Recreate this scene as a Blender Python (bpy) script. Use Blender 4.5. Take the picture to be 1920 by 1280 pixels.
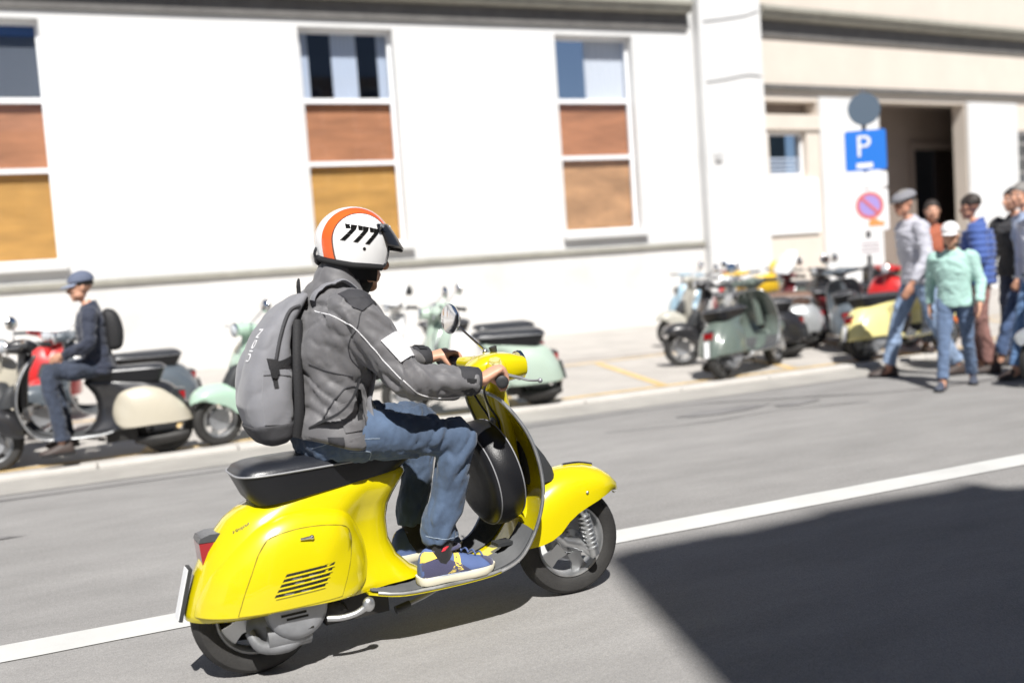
import bpy, bmesh, math, random
from mathutils import Vector, Matrix, noise
from mathutils.bvhtree import BVHTree
from mathutils.geometry import tessellate_polygon
random.seed(7)
R = math.radians
scene = bpy.context.scene
for o in list(bpy.data.objects):
    bpy.data.objects.remove(o)
COL = scene.collection

# ------------------------------------------------------------------ camera
cam = bpy.data.cameras.new('camera')
camo = bpy.data.objects.new('camera', cam)
COL.objects.link(camo)
cam.sensor_width = 36.0
cam.lens = 1867.0 / 1920.0 * 36.0
cam.clip_start = 0.05
cam.clip_end = 900
camo.matrix_world = Matrix(((0.91526327, 0.09320571, -0.39192581, 0),
                            (-0.39680463, 0.04058318, -0.9170055, 0),
                            (-0.06956455, 0.99481943, 0.07412875, 1.25),
                            (0, 0, 0, 1)))
cam.dof.use_dof = True
cam.dof.focus_distance = 3.55
cam.dof.aperture_fstop = 1.3
scene.camera = camo

# ------------------------------------------------------------------ light
SUN_AZ = math.atan2(-0.246, -0.969)      # direction to the sun, clockwise from +Y
SUN_EL = R(52)
world = bpy.data.worlds.new('World')
scene.world = world
world.use_nodes = True
wn = world.node_tree
bg = wn.nodes['Background']
sky = wn.nodes.new('ShaderNodeTexSky')
sky.sky_type = 'NISHITA'
sky.sun_disc = False
sky.sun_elevation = SUN_EL
sky.sun_rotation = SUN_AZ
sky.air_density = 0.6
sky.dust_density = 0.3
sky.ozone_density = 1.4
wn.links.new(sky.outputs[0], bg.inputs[0])
bg.inputs[1].default_value = 0.05
sun = bpy.data.lights.new('sun', 'SUN')
sun.energy = 5.0
sun.angle = R(0.75)
sun.color = (1.0, 0.97, 0.925)
suno = bpy.data.objects.new('sun', sun)
COL.objects.link(suno)
tosun = Vector((math.sin(SUN_AZ) * math.cos(SUN_EL), math.cos(SUN_AZ) * math.cos(SUN_EL), math.sin(SUN_EL)))
suno.rotation_euler = tosun.to_track_quat('Z', 'Y').to_euler()
suno.location = (-3, -12, 16)
vs = scene.view_settings
vs.view_transform = 'Standard'
vs.look = 'None'
vs.exposure = 0.55
vs.gamma = 1.0
vs.use_curve_mapping = False
try:
    scene.cycles.max_bounces = 6
    scene.cycles.use_denoising = True
except Exception:
    pass

# ------------------------------------------------------------------ materials
MATS = {}
def mat(name, col, rough=0.6, metal=0.0, coat=0.0, var=0.0, vscale=8.0, bump=0.0, bscale=60.0, spec=0.5,
        stretch=(1, 1, 1), emit=None, sheen=0.0, rvar=0.0):
    if name in MATS:
        return MATS[name]
    m = bpy.data.materials.new(name)
    m.use_nodes = True
    nt = m.node_tree
    b = nt.nodes['Principled BSDF']
    b.inputs['Base Color'].default_value = (*col, 1)
    b.inputs['Roughness'].default_value = rough
    b.inputs['Metallic'].default_value = metal
    b.inputs['Coat Weight'].default_value = coat
    b.inputs['Coat Roughness'].default_value = 0.025
    b.inputs['Specular IOR Level'].default_value = spec
    b.inputs['Sheen Weight'].default_value = sheen
    tc = nt.nodes.new('ShaderNodeTexCoord')
    mp = nt.nodes.new('ShaderNodeMapping')
    mp.inputs['Scale'].default_value = stretch
    nt.links.new(tc.outputs['Object'], mp.inputs[0])
    if var > 0 or rvar > 0:
        n = nt.nodes.new('ShaderNodeTexNoise')
        n.inputs['Scale'].default_value = vscale
        n.inputs['Detail'].default_value = 5
        n.inputs['Roughness'].default_value = 0.62
        nt.links.new(mp.outputs[0], n.inputs['Vector'])
        if var > 0:
            mr = nt.nodes.new('ShaderNodeMapRange')
            mr.inputs[1].default_value = 0.28
            mr.inputs[2].default_value = 0.72
            mr.inputs[3].default_value = 1 - var
            mr.inputs[4].default_value = 1 + var
            nt.links.new(n.outputs[0], mr.inputs[0])
            mx = nt.nodes.new('ShaderNodeVectorMath')
            mx.operation = 'SCALE'
            mx.inputs[0].default_value = col
            nt.links.new(mr.outputs[0], mx.inputs['Scale'])
            nt.links.new(mx.outputs[0], b.inputs['Base Color'])
        if rvar > 0:
            r2 = nt.nodes.new('ShaderNodeMapRange')
            r2.inputs[1].default_value = 0.3
            r2.inputs[2].default_value = 0.7
            r2.inputs[3].default_value = max(0.02, rough - rvar)
            r2.inputs[4].default_value = rough + rvar
            nt.links.new(n.outputs[0], r2.inputs[0])
            nt.links.new(r2.outputs[0], b.inputs['Roughness'])
    if bump > 0:
        n2 = nt.nodes.new('ShaderNodeTexNoise')
        n2.inputs['Scale'].default_value = bscale
        n2.inputs['Detail'].default_value = 4
        nt.links.new(mp.outputs[0], n2.inputs['Vector'])
        bp = nt.nodes.new('ShaderNodeBump')
        bp.inputs['Strength'].default_value = bump
        bp.inputs['Distance'].default_value = 0.01
        nt.links.new(n2.outputs[0], bp.inputs['Height'])
        nt.links.new(bp.outputs[0], b.inputs['Normal'])
    if emit:
        b.inputs['Emission Color'].default_value = (*emit, 1)
        b.inputs['Emission Strength'].default_value = 1
    MATS[name] = m
    return m

def glass_mat(name, tint, refl):
    if name in MATS:
        return MATS[name]
    m = bpy.data.materials.new(name)
    m.use_nodes = True
    nt = m.node_tree
    nt.nodes.remove(nt.nodes['Principled BSDF'])
    out = nt.nodes['Material Output']
    tr = nt.nodes.new('ShaderNodeBsdfTransparent')
    tr.inputs[0].default_value = (*tint, 1)
    gl = nt.nodes.new('ShaderNodeBsdfGlossy')
    gl.inputs['Roughness'].default_value = 0.02
    lw = nt.nodes.new('ShaderNodeLayerWeight')
    fr = nt.nodes.new('ShaderNodeMath')
    fr.operation = 'POWER'
    fr.inputs[1].default_value = 4.0
    nt.links.new(lw.outputs['Facing'], fr.inputs[0])
    ma = nt.nodes.new('ShaderNodeMath')
    ma.operation = 'ADD'
    ma.use_clamp = True
    ma.inputs[1].default_value = refl
    nt.links.new(fr.outputs[0], ma.inputs[0])
    mx = nt.nodes.new('ShaderNodeMixShader')
    nt.links.new(ma.outputs[0], mx.inputs[0])
    nt.links.new(tr.outputs[0], mx.inputs[1])
    nt.links.new(gl.outputs[0], mx.inputs[2])
    nt.links.new(mx.outputs[0], out.inputs[0])
    MATS[name] = m
    return m

def asphalt_mat():
    m = bpy.data.materials.new('asphalt')
    m.use_nodes = True
    nt = m.node_tree
    L = nt.links.new
    b = nt.nodes['Principled BSDF']
    b.inputs['Roughness'].default_value = 0.88
    b.inputs['Specular IOR Level'].default_value = 0.25
    tc = nt.nodes.new('ShaderNodeTexCoord')
    def ns(scale, det, stretch=(1, 1, 1)):
        mp = nt.nodes.new('ShaderNodeMapping')
        mp.inputs['Scale'].default_value = stretch
        L(tc.outputs['Object'], mp.inputs[0])
        n = nt.nodes.new('ShaderNodeTexNoise')
        n.inputs['Scale'].default_value = scale
        n.inputs['Detail'].default_value = det
        n.inputs['Roughness'].default_value = 0.65
        L(mp.outputs[0], n.inputs['Vector'])
        return n.outputs[0]
    def mr(src, a, c, lo, hi):
        q = nt.nodes.new('ShaderNodeMapRange')
        q.inputs[1].default_value = a; q.inputs[2].default_value = c
        q.inputs[3].default_value = lo; q.inputs[4].default_value = hi
        L(src, q.inputs[0]); return q.outputs[0]
    def mul(a, c):
        q = nt.nodes.new('ShaderNodeMath'); q.operation = 'MULTIPLY'
        L(a, q.inputs[0]); L(c, q.inputs[1]); return q.outputs[0]
    big = mr(ns(0.35, 5, (0.35, 1.4, 1)), 0.3, 0.7, 0.82, 1.13)      # wheel tracks and old patches
    mid = mr(ns(3.0, 6, (0.5, 1.2, 1)), 0.3, 0.7, 0.88, 1.1)
    fine = mr(ns(190, 3), 0.3, 0.7, 0.78, 1.22)
    fine2 = mr(ns(55, 4), 0.3, 0.7, 0.9, 1.1)
    t = mul(mul(big, mid), mul(fine, fine2))
    sc = nt.nodes.new('ShaderNodeVectorMath'); sc.operation = 'SCALE'
    sc.inputs[0].default_value = (0.265, 0.258, 0.251)
    L(t, sc.inputs['Scale'])
    L(sc.outputs[0], b.inputs['Base Color'])
    vo = nt.nodes.new('ShaderNodeTexVoronoi'); vo.inputs['Scale'].default_value = 140
    L(tc.outputs['Object'], vo.inputs['Vector'])
    bp = nt.nodes.new('ShaderNodeBump'); bp.inputs['Strength'].default_value = 0.35; bp.inputs['Distance'].default_value = 0.004
    L(vo.outputs[0], bp.inputs['Height']); L(bp.outputs[0], b.inputs['Normal'])
    return m

# ------------------------------------------------------------------ mesh helpers
class MB:
    def __init__(s):
        s.v = []; s.f = []; s.mi = []; s.cur = 0
    def add(s, vs, fs):
        k = len(s.v)
        s.v += [Vector(p) for p in vs]
        for f in fs:
            s.f.append([i + k for i in f]); s.mi.append(s.cur)
        return s
    def box(s, x0, x1, y0, y1, z0, z1):
        vs = [(x, y, z) for z in (z0, z1) for y in (y0, y1) for x in (x0, x1)]
        return s.add(vs, [(0, 2, 3, 1), (4, 5, 7, 6), (0, 1, 5, 4), (2, 6, 7, 3), (0, 4, 6, 2), (1, 3, 7, 5)])
    def rings(s, rings, cap0=True, cap1=True, closed=True):
        n = len(rings[0]); vs = [p for r in rings for p in r]; fs = []
        for i in range(len(rings) - 1):
            for j in range(n if closed else n - 1):
                a = i * n + j; b = i * n + (j + 1) % n
                fs.append((a, b, b + n, a + n))
        if cap0: fs.append(tuple(reversed(range(n))))
        if cap1: fs.append(tuple(range((len(rings) - 1) * n, len(rings) * n)))
        return s.add(vs, fs)
    def tube(s, pts, rad, n=10, lat=None, interp=0, cap=True):
        """tube along pts; rad a number, list of numbers or of (lateral, other) pairs"""
        pts = [Vector(p) for p in pts]
        if not isinstance(rad, (list, tuple)): rad = [rad] * len(pts)
        rad = [(r, r) if not isinstance(r, (list, tuple)) else r for r in rad]
        if interp:
            pts, rad = catmull(pts, rad, interp)
        rr = []
        prev = None
        for i, p in enumerate(pts):
            t = (pts[min(i + 1, len(pts) - 1)] - pts[max(i - 1, 0)])
            if t.length < 1e-9: t = Vector((0, 0, 1))
            t.normalize()
            if lat is not None:
                l = Vector(lat)
            elif prev is None:
                l = Vector((0, 1, 0)) if abs(t.y) < 0.9 else Vector((1, 0, 0))
            else:
                l = prev
            l = (l - t * l.dot(t))
            if l.length < 1e-6: l = t.orthogonal()
            l.normalize(); prev = l
            w = t.cross(l)
            a, b = rad[i]
            rr.append([p + l * (math.cos(q) * a) + w * (math.sin(q) * b) for q in [2 * math.pi * k / n for k in range(n)]])
        return s.rings(rr, cap, cap)
    def ball(s, c, r, n=14, m=10):
        if not isinstance(r, (list, tuple)): r = (r, r, r)
        c = Vector(c); rr = []
        for i in range(m + 1):
            ph = -math.pi / 2 + math.pi * (i if 0 < i < m else (0.02 if i == 0 else m - 0.02)) / m
            rr.append([c + Vector((r[0] * math.cos(ph) * math.cos(t), r[1] * math.cos(ph) * math.sin(t), r[2] * math.sin(ph)))
                       for t in [2 * math.pi * k / n for k in range(n)]])
        return s.rings(rr)
    def lathe(s, prof, c=(0, 0, 0), axis=(0, 1, 0), n=32, closed=False):
        """prof: list of (radius, offset along axis)"""
        ax = Vector(axis).normalized(); a = ax.orthogonal().normalized(); b = ax.cross(a); c = Vector(c)
        rr = []
        for (r, h) in prof:
            r = max(r, 1e-4)
            rr.append([c + ax * h + (a * math.cos(t) + b * math.sin(t)) * r for t in [2 * math.pi * k / n for k in range(n)]])
        if closed: rr.append(rr[0])
        return s.rings(rr, not closed, not closed)
    def prism(s, poly, y0, y1, axes='xz'):
        def P(a, b, h):
            return {'xz': (a, h, b), 'xy': (a, b, h), 'yz': (h, a, b)}[axes]
        n = len(poly)
        vs = [P(a, b, y0) for a, b in poly] + [P(a, b, y1) for a, b in poly]
        fs = [(i, (i + 1) % n, (i + 1) % n + n, i + n) for i in range(n)]
        tri = tessellate_polygon([[Vector((a, b, 0)) for a, b in poly]])
        for t in tri:
            fs.append(tuple(t)); fs.append(tuple(q + n for q in reversed(t)))
        return s.add(vs, fs)
    def xform(s, M):
        s.v = [M @ p for p in s.v]; return s
    def join(s, o):
        k = len(s.v); s.v += o.v; s.f += [[i + k for i in f] for f in o.f]; s.mi += o.mi; return s
    def mesh(s, name, smooth=True, angle=None):
        me = bpy.data.meshes.new(name)
        me.from_pydata([tuple(p) for p in s.v], [], s.f)
        bm = bmesh.new(); bm.from_mesh(me)
        bmesh.ops.remove_doubles(bm, verts=bm.verts, dist=1e-5)
        bmesh.ops.recalc_face_normals(bm, faces=bm.faces)
        if smooth:
            lim = R(angle if angle else 40)
            for e in bm.edges:
                if len(e.link_faces) == 2:
                    e.smooth = e.calc_face_angle(0) < lim
            for f in bm.faces: f.smooth = True
        bm.to_mesh(me); bm.free()
        return me
    def build(s, name, m=None, parent=None, smooth=True, angle=None, bevel=0.0, sub=0, label=None):
        return link(name, s.mesh(name, smooth, angle), m, parent, bevel, sub, label)

def link(name, me, m=None, parent=None, bevel=0.0, sub=0, label=None):
    o = bpy.data.objects.new(name, me)
    COL.objects.link(o)
    if m is not None:
        if len(me.materials) == 0: me.materials.append(m)
        if me.materials[0] is not m:
            o.material_slots[0].link = 'OBJECT'
            o.material_slots[0].material = m
    if parent is not None: o.parent = parent
    if bevel > 0:
        bv = o.modifiers.new('bevel', 'BEVEL'); bv.width = bevel; bv.segments = 2; bv.limit_method = 'ANGLE'; bv.angle_limit = R(35)
    if sub:
        sm = o.modifiers.new('sub', 'SUBSURF'); sm.levels = sub; sm.render_levels = sub
    if label: o['label'] = label
    return o

def catmull(pts, rad, k):
    P, Q = [], []
    n = len(pts)
    for i in range(n - 1):
        p0, p1, p2, p3 = pts[max(i - 1, 0)], pts[i], pts[i + 1], pts[min(i + 2, n - 1)]
        for j in range(k):
            t = j / k
            P.append(0.5 * ((2 * p1) + (p2 - p0) * t + (2 * p0 - 5 * p1 + 4 * p2 - p3) * t * t + (3 * p1 - p0 - 3 * p2 + p3) * t ** 3))
            if rad is not None:
                Q.append(tuple(rad[i][q] * (1 - t) + rad[i + 1][q] * t for q in (0, 1)))
    P.append(pts[-1])
    if rad is not None: Q.append(rad[-1])
    return P, Q

def smooth_path(pts, k=6):
    return catmull([Vector(p) for p in pts], None, k)[0]

def lerp_tab(tab, x):
    if x <= tab[0][0]: return tab[0][1]
    for (a, b), (c, d) in zip(tab, tab[1:]):
        if x <= c:
            t = (x - a) / (c - a)
            t = t * t * (3 - 2 * t) * 0.35 + t * 0.65
            return b + (d - b) * t
    return tab[-1][1]

def remesh(mb, voxel, smooth=3, disp=None, name='m'):
    me = mb.mesh(name, False)
    o = bpy.data.objects.new('tmp', me); COL.objects.link(o)
    r = o.modifiers.new('r', 'REMESH'); r.mode = 'VOXEL'; r.voxel_size = voxel; r.use_smooth_shade = True
    if smooth:
        s = o.modifiers.new('s', 'SMOOTH'); s.factor = 0.5; s.iterations = smooth
    bpy.context.view_layer.update()
    dg = bpy.context.evaluated_depsgraph_get()
    m2 = bpy.data.meshes.new_from_object(o.evaluated_get(dg))
    bpy.data.objects.remove(o); bpy.data.meshes.remove(me)
    m2.name = name
    m2.materials.clear()
    if disp:
        ns = [v.normal.copy() for v in m2.vertices]
        for v, nn in zip(m2.vertices, ns):
            v.co = v.co + nn * disp(v.co, nn)
        m2.update()
    for p in m2.polygons: p.use_smooth = True
    return m2

def bvh_of(me):
    return BVHTree.FromPolygons([v.co.copy() for v in me.vertices], [tuple(p.vertices) for p in me.polygons])

def cast(bvh, p, d):
    """from far outside, towards p along d"""
    d = Vector(d).normalized()
    h = bvh.ray_cast(Vector(p) - d * 1.0, d, 2.0)
    return (h[0], h[1]) if h[0] is not None else (None, None)

def decal(mb, poly, bvh, d, off=0.003, plane='xz', h0=0.0, rings=5, thick=0.004, edge=0.012):
    """a thin raised patch, poly given in a plane, laid on a surface by casting along d"""
    def P3(a, b):
        return Vector((a, h0, b)) if plane == 'xz' else (Vector((h0, a, b)) if plane == 'yz' else Vector((a, b, h0)))
    # refine border
    pl = []
    n = len(poly)
    for i in range(n):
        a, b = Vector(poly[i]), Vector(poly[(i + 1) % n])
        k = max(1, int((b - a).length / edge))
        for j in range(k): pl.append(a + (b - a) * j / k)
    c = sum(pl, Vector((0, 0))) / len(pl)
    rr = []
    ok = True
    for q in range(rings + 1):
        s = 1 - q / rings * 0.98
        ring = []
        for p in pl:
            e = c + (p - c) * s
            hit, nn = cast(bvh, P3(*e), d)
            for w in range(1, 25):
                if hit is not None: break
                hit, nn = cast(bvh, P3(*(c + (e - c) * (1 - w / 25))), d)
            if hit is None: hit = P3(*c)
            hit = hit - Vector(d).normalized() * off
            ring.append(hit)
        rr.append(ring)
    base = [p + Vector(d).normalized() * (off + thick) for p in rr[0]]
    mb.rings([base] + rr, False, True)
    return mb

def surf_tube(mb, pts, r, bvh, d, off=0.0, plane='xz', h0=0.0, k=5, n=6):
    P = smooth_path([Vector((a, h0, b)) if plane == 'xz' else (Vector((h0, a, b)) if plane == 'yz' else Vector((a, b, h0))) for a, b in pts], k)
    out = []
    for p in P:
        hit, nn = cast(bvh, p, d)
        if hit is not None: out.append(hit - Vector(d).normalized() * off)
    if len(out) > 1: mb.tube(out, r, n)
    return mb

def empty(name, loc=(0, 0, 0), rz=0.0, lean=0.0):
    o = bpy.data.objects.new(name, None)
    o.empty_display_size = 0.1
    COL.objects.link(o)
    o.location = loc
    o.rotation_euler = (lean, 0, rz)
    return o

def tag(o, label, cat, group=None):
    o['label'] = label; o['category'] = cat
    if group: o['group'] = group
    return o

def struct(o):
    o['kind'] = 'structure'; return o

def supel(w, l, n=28, e=3.0, cx=0.0):
    out = []
    for k in range(n):
        t = 2 * math.pi * k / n
        c, s = math.cos(t), math.sin(t)
        out.append((cx + math.copysign(abs(c) ** (2 / e), c) * l, math.copysign(abs(s) ** (2 / e), s) * w))
    return out

def text_mesh(txt, size, depth=0.002, extr=True):
    cu = bpy.data.curves.new('t', 'FONT'); cu.body = txt; cu.size = size; cu.align_x = 'CENTER'; cu.align_y = 'CENTER'
    cu.extrude = depth if extr else 0
    o = bpy.data.objects.new('t', cu); COL.objects.link(o)
    bpy.context.view_layer.update()
    me = bpy.data.meshes.new_from_object(o.evaluated_get(bpy.context.evaluated_depsgraph_get()))
    bpy.data.objects.remove(o)
    me.materials.clear()
    return me

# ------------------------------------------------------------------ ground, road, pavement
M_road = asphalt_mat()
M_soil = mat('far_ground', (0.16, 0.15, 0.14), 0.9, var=0.2, vscale=0.4)
M_pave = mat('concrete_paving', (0.43, 0.405, 0.375), 0.85, var=0.16, vscale=1.6, bump=0.15, bscale=90)
M_kerb = mat('kerb_stone', (0.50, 0.48, 0.45), 0.8, var=0.12, vscale=5, bump=0.2, bscale=50)
M_strip = mat('gutter_concrete', (0.34, 0.325, 0.30), 0.85, var=0.14, vscale=2.2, bump=0.2, bscale=120)
M_line = mat('road_paint', (0.53, 0.53, 0.515), 0.7, var=0.10, vscale=2.5, bump=0.15, bscale=150)
M_yel_line = mat('bay_paint', (0.62, 0.44, 0.20), 0.75, var=0.3, vscale=7)
M_tar = mat('tar', (0.085, 0.082, 0.085), 0.8, var=0.25, vscale=6)

def sheet(name, x0, x1, y0, y1, z, m, nx=1, ny=1):
    b = MB()
    vs = [(x0 + (x1 - x0) * i / nx, y0 + (y1 - y0) * j / ny, z) for j in range(ny + 1) for i in range(nx + 1)]
    b.add(vs, [(j * (nx + 1) + i, j * (nx + 1) + i + 1, (j + 1) * (nx + 1) + i + 1, (j + 1) * (nx + 1) + i) for j in range(ny) for i in range(nx)])
    return struct(b.build(name, m, smooth=False))

sheet('ground', -300, 300, -300, 300, -0.06, M_soil)
sheet('road', -70, 70, -1.6, 7.79, 0.0, M_road)
sheet('gutter_strip', -70, 70, 7.22, 7.79, 0.004, M_strip)
# painted line along the middle of the road, edges slightly ragged
b = MB()
xs = [-30 + 0.25 * i for i in range(360)]
rnd = random.Random(3)
def ly(x): return -0.012 * x
lo = [(x, 3.845 + ly(x) + rnd.uniform(-.004, .004), 0.004) for x in xs]
hi = [(x, 4.035 + ly(x) + rnd.uniform(-.004, .004), 0.004) for x in xs]
n = len(xs)
b.add(lo + hi, [(i, i + 1, i + 1 + n, i + n) for i in range(n - 1)])
struct(b.build('road_line', M_line, smooth=False))

def ribbon(name, pts, w, z, m):
    P = smooth_path([(x, y, z) for x, y in pts], 6)
    r2 = random.Random(len(pts))
    L, Rr = [], []
    for i, p in enumerate(P):
        t = (P[min(i + 1, len(P) - 1)] - P[max(i - 1, 0)]).normalized()
        s = Vector((-t.y, t.x, 0)); ww = w * r2.uniform(0.6, 1.3) / 2
        L.append(p + s * ww); Rr.append(p - s * ww)
    n = len(P)
    b = MB().add(L + Rr, [(n + i, n + i + 1, i + 1, i) for i in range(n - 1)])
    return struct(b.build(name, m, smooth=False))
ribbon('tar_seam', [(-8, 7.02), (-3, 7.05), (1, 7.0), (3.1, 7.03), (4.3, 7.05), (4.9, 6.9), (5.5, 6.6), (6.1, 6.3), (7.0, 6.2), (9, 6.25), (14, 6.2)], 0.022, 0.006, M_tar)
ribbon('tar_seam', [(-2.6, 5.2), (-1.2, 5.05), (-.6, 5.02)], 0.008, 0.006, M_tar)
ribbon('tar_seam', [(3.4, 6.35), (4.2, 6.2), (4.9, 6.22), (5.6, 6.05)], 0.012, 0.006, M_tar)
# kerb made of stones
kerb = struct(empty('kerb', (0, 7.79, 0)))
kme = MB().box(0, 0.994, 0, 0.13, -0.05, 0.035).mesh('kerb_stone', False)
for i in range(-14, 32):
    o = link('kerb_stone', kme, M_kerb, kerb, bevel=0.012)
    o.location = (i, 0, random.uniform(-.002, .002))
b = MB().box(-70, 70, 7.923, 15.88, -0.05, 0.03); struct(b.build('pavement', M_pave, smooth=False))
b = MB().box(11.5, 70, 15.88, 24, -0.05, 0.028); struct(b.build('porch_pavement', M_pave, smooth=False))
b = MB().box(-70, 70, -12, -1.75, -0.05, 0.10); struct(b.build('near_pavement', M_pave, smooth=False))
b = MB().box(-70, 70, -1.745, -1.6, -0.05, 0.105); struct(b.build('near_kerb', M_kerb, smooth=False))
# faded yellow bay markings on the pavement
b = MB()
def mark(x0, y0, x1, y1, w):
    d = Vector((x1 - x0, y1 - y0, 0)); s = Vector((-d.y, d.x, 0)).normalized() * w / 2
    a, c = Vector((x0, y0, .0342)), Vector((x1, y1, .0342))
    b.add([a - s, c - s, c + s, a + s], [(0, 1, 2, 3)])
for k in range(-4, 9):
    mark(k * 1.55 + .35, 8.12, k * 1.55 + 0.95, 10.55, 0.1)
mark(-7, 8.06, 14, 8.06, 0.09)
struct(b.build('bay_marking', M_yel_line, smooth=False))
b = MB()
a0 = [(-7, 10.62), (14, 10.62), (14, 10.71), (-7, 10.71)]
b.add([(x, y, .0342) for x, y in a0], [(0, 1, 2, 3)])
struct(b.build('bay_marking', M_yel_line, smooth=False))
def blotch(pts, name='tar_patch', z=.006, m=None):
    n = len(pts); b = MB(); b.add([(x, y, z) for x, y in pts], [tuple(range(n))]); return struct(b.build(name, m or M_patch, smooth=False))
M_patch = mat('patch_asphalt', (.19, .185, .185), .85, var=.25, vscale=3.5, bump=.25, bscale=110)
def blob_pts(cx, cy, rx, ry, seed, n=26):
    r = random.Random(seed); return [(cx + rx * (1 + r.uniform(-.22, .22)) * math.cos(t), cy + ry * (1 + r.uniform(-.22, .22)) * math.sin(t)) for t in [2 * math.pi * k / n for k in range(n)]]
blotch(blob_pts(4.55, 6.55, .42, .10, 2)); blotch(blob_pts(5.2, 6.42, .22, .07, 5)); blotch(blob_pts(-.9, 5.9, .5, .06, 8)); blotch(blob_pts(2.9, 2.2, .16, .12, 9))
ribbonz = ribbon('dirt_streak', [(5.2, 11.2), (6.1, 11.0), (7.0, 10.9)], 0.10, 0.0335, mat('dirt', (0.24, 0.19, 0.16), .9, var=.3, vscale=5))

# ------------------------------------------------------------------ buildings
M_wall = mat('white_render', (0.63, 0.63, 0.625), 0.85, var=0.08, vscale=0.7, bump=0.12, bscale=30)
M_plinth = mat('plinth_render', (0.62, 0.61, 0.59), 0.85, var=0.15, vscale=1.1, bump=0.2, bscale=22)
M_trim = mat('grey_stone', (0.30, 0.29, 0.25), 0.8, var=0.15, vscale=4, bump=0.2, bscale=40)
M_shade_trim = mat('shade_grey', (0.12, 0.115, 0.11), 0.7, var=0.2, vscale=3)  # dark grey that paints in the shadow of the ledges
M_wframe = mat('white_frame', (0.82, 0.83, 0.85), 0.4)
M_cream = mat('cream_render', (0.62, 0.555, 0.485), 0.85, var=0.05, vscale=1.2, bump=0.12, bscale=30)
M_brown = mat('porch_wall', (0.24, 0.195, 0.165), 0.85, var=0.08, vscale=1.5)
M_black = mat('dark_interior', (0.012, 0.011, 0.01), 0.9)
M_blind_hi = mat('blind_wood_reflect_red', (0.56, 0.235, 0.105), 0.6, var=0.26, vscale=2.2, stretch=(0.6, 1, 3), bump=.2, bscale=20)  # same blind as the lower one; redder tone stands in for the pane's reflection
M_blind_lo = mat('blind_wood_reflect_honey', (0.68, 0.35, 0.085), 0.6, var=0.28, vscale=1.8, stretch=(0.6, 1, 2.5), bump=.2, bscale=20)  # yellower tone paints in what the lower pane reflects
M_blind_w3 = mat('blind_reflect_streaks', (.62, .33, .15), .6, var=.42, vscale=1.3, stretch=(.8, 1, 1.9), bump=.2, bscale=20)  # lighter streaks painted into the blind for reflected light on the pane
M_curtain = mat('curtain', (0.62, 0.66, 0.72), 0.9)
M_reflected_white = mat('reflected_white', (.8, .8, .8), .9)
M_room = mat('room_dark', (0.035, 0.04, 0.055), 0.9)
G_dark = glass_mat('window_glass', (0.9, 0.92, 0.95), 0.03)
G_mirror = glass_mat('reflecting_glass', (0.8, 0.85, 0.9), 0.96)

def wall_holes(x0, x1, z0, z1, holes, yf, th):
    xs = sorted({x0, x1} | {h[0] for h in holes} | {h[1] for h in holes})
    zs = sorted({z0, z1} | {h[2] for h in holes} | {h[3] for h in holes})
    def solid(i, j):
        if i < 0 or j < 0 or i >= len(xs) - 1 or j >= len(zs) - 1: return False
        cx, cz = (xs[i] + xs[i + 1]) / 2, (zs[j] + zs[j + 1]) / 2
        return not any(h[0] < cx < h[1] and h[2] < cz < h[3] for h in holes)
    b = MB()
    for i in range(len(xs) - 1):
        for j in range(len(zs) - 1):
            if not solid(i, j): continue
            a, c, d, e = xs[i], xs[i + 1], zs[j], zs[j + 1]
            b.add([(a, yf, d), (c, yf, d), (c, yf, e), (a, yf, e)], [(0, 1, 2, 3)])
            b.add([(a, yf + th, d), (c, yf + th, d), (c, yf + th, e), (a, yf + th, e)], [(3, 2, 1, 0)])
            for (ii, jj, q) in ((i - 1, j, [(a, d), (a, e)]), (i + 1, j, [(c, d), (c, e)]), (i, j - 1, [(a, d), (c, d)]), (i, j + 1, [(a, e), (c, e)])):
                if not solid(ii, jj):
                    (p, r), (s, t) = q
                    b.add([(p, yf, r), (s, yf, t), (s, yf + th, t), (p, yf + th, r)], [(0, 1, 2, 3)])
    return b

YW = 15.9
house = tag(empty('town_house', (0, 0, 0)), 'long white rendered building with tall blind-covered windows behind the parked scooters', 'building')
WINX = [(-33, -31.4), (-27.6, -26), (-22.4, -20.8), (-17.3, -15.7), (-12.3, -10.7), (-7.2, -5.65), (-1.76, -0.2), (3.5, 5.05), (8.0, 9.55)]
holes = [(a, c, 1.76, 5.25) for a, c in WINX]
wall_holes(-46, 10.86, 1.49, 8.6, holes, YW, 0.35).build('wall', M_wall, house, smooth=False)
MB().box(-46, 10.86, YW - .03, YW + .32, -0.05, 1.40).build('plinth', M_plinth, house, smooth=False)
MB().box(-46, 10.86, YW - .085, YW + .3, 1.403, 1.487).build('string_course', M_trim, house, smooth=False, bevel=.01)
b = MB()
prof = [(YW - .05, 5.668), (YW - .20, 5.675), (YW - .23, 5.71), (YW - .23, 5.76), (YW - .29, 5.79), (YW - .29, 5.86), (YW - .05, 5.95)]
b.rings([[(x, y, z) for y, z in prof] for x in (-46, 10.74)])
b.build('cornice', M_trim, house, smooth=False)
MB().box(-46, 10.74, YW - .05, YW - .002, 5.385, 5.665).build('cornice_shade_band', M_shade_trim, house, smooth=False)  # wall strip darkened as the shadow cast by the cornice
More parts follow.
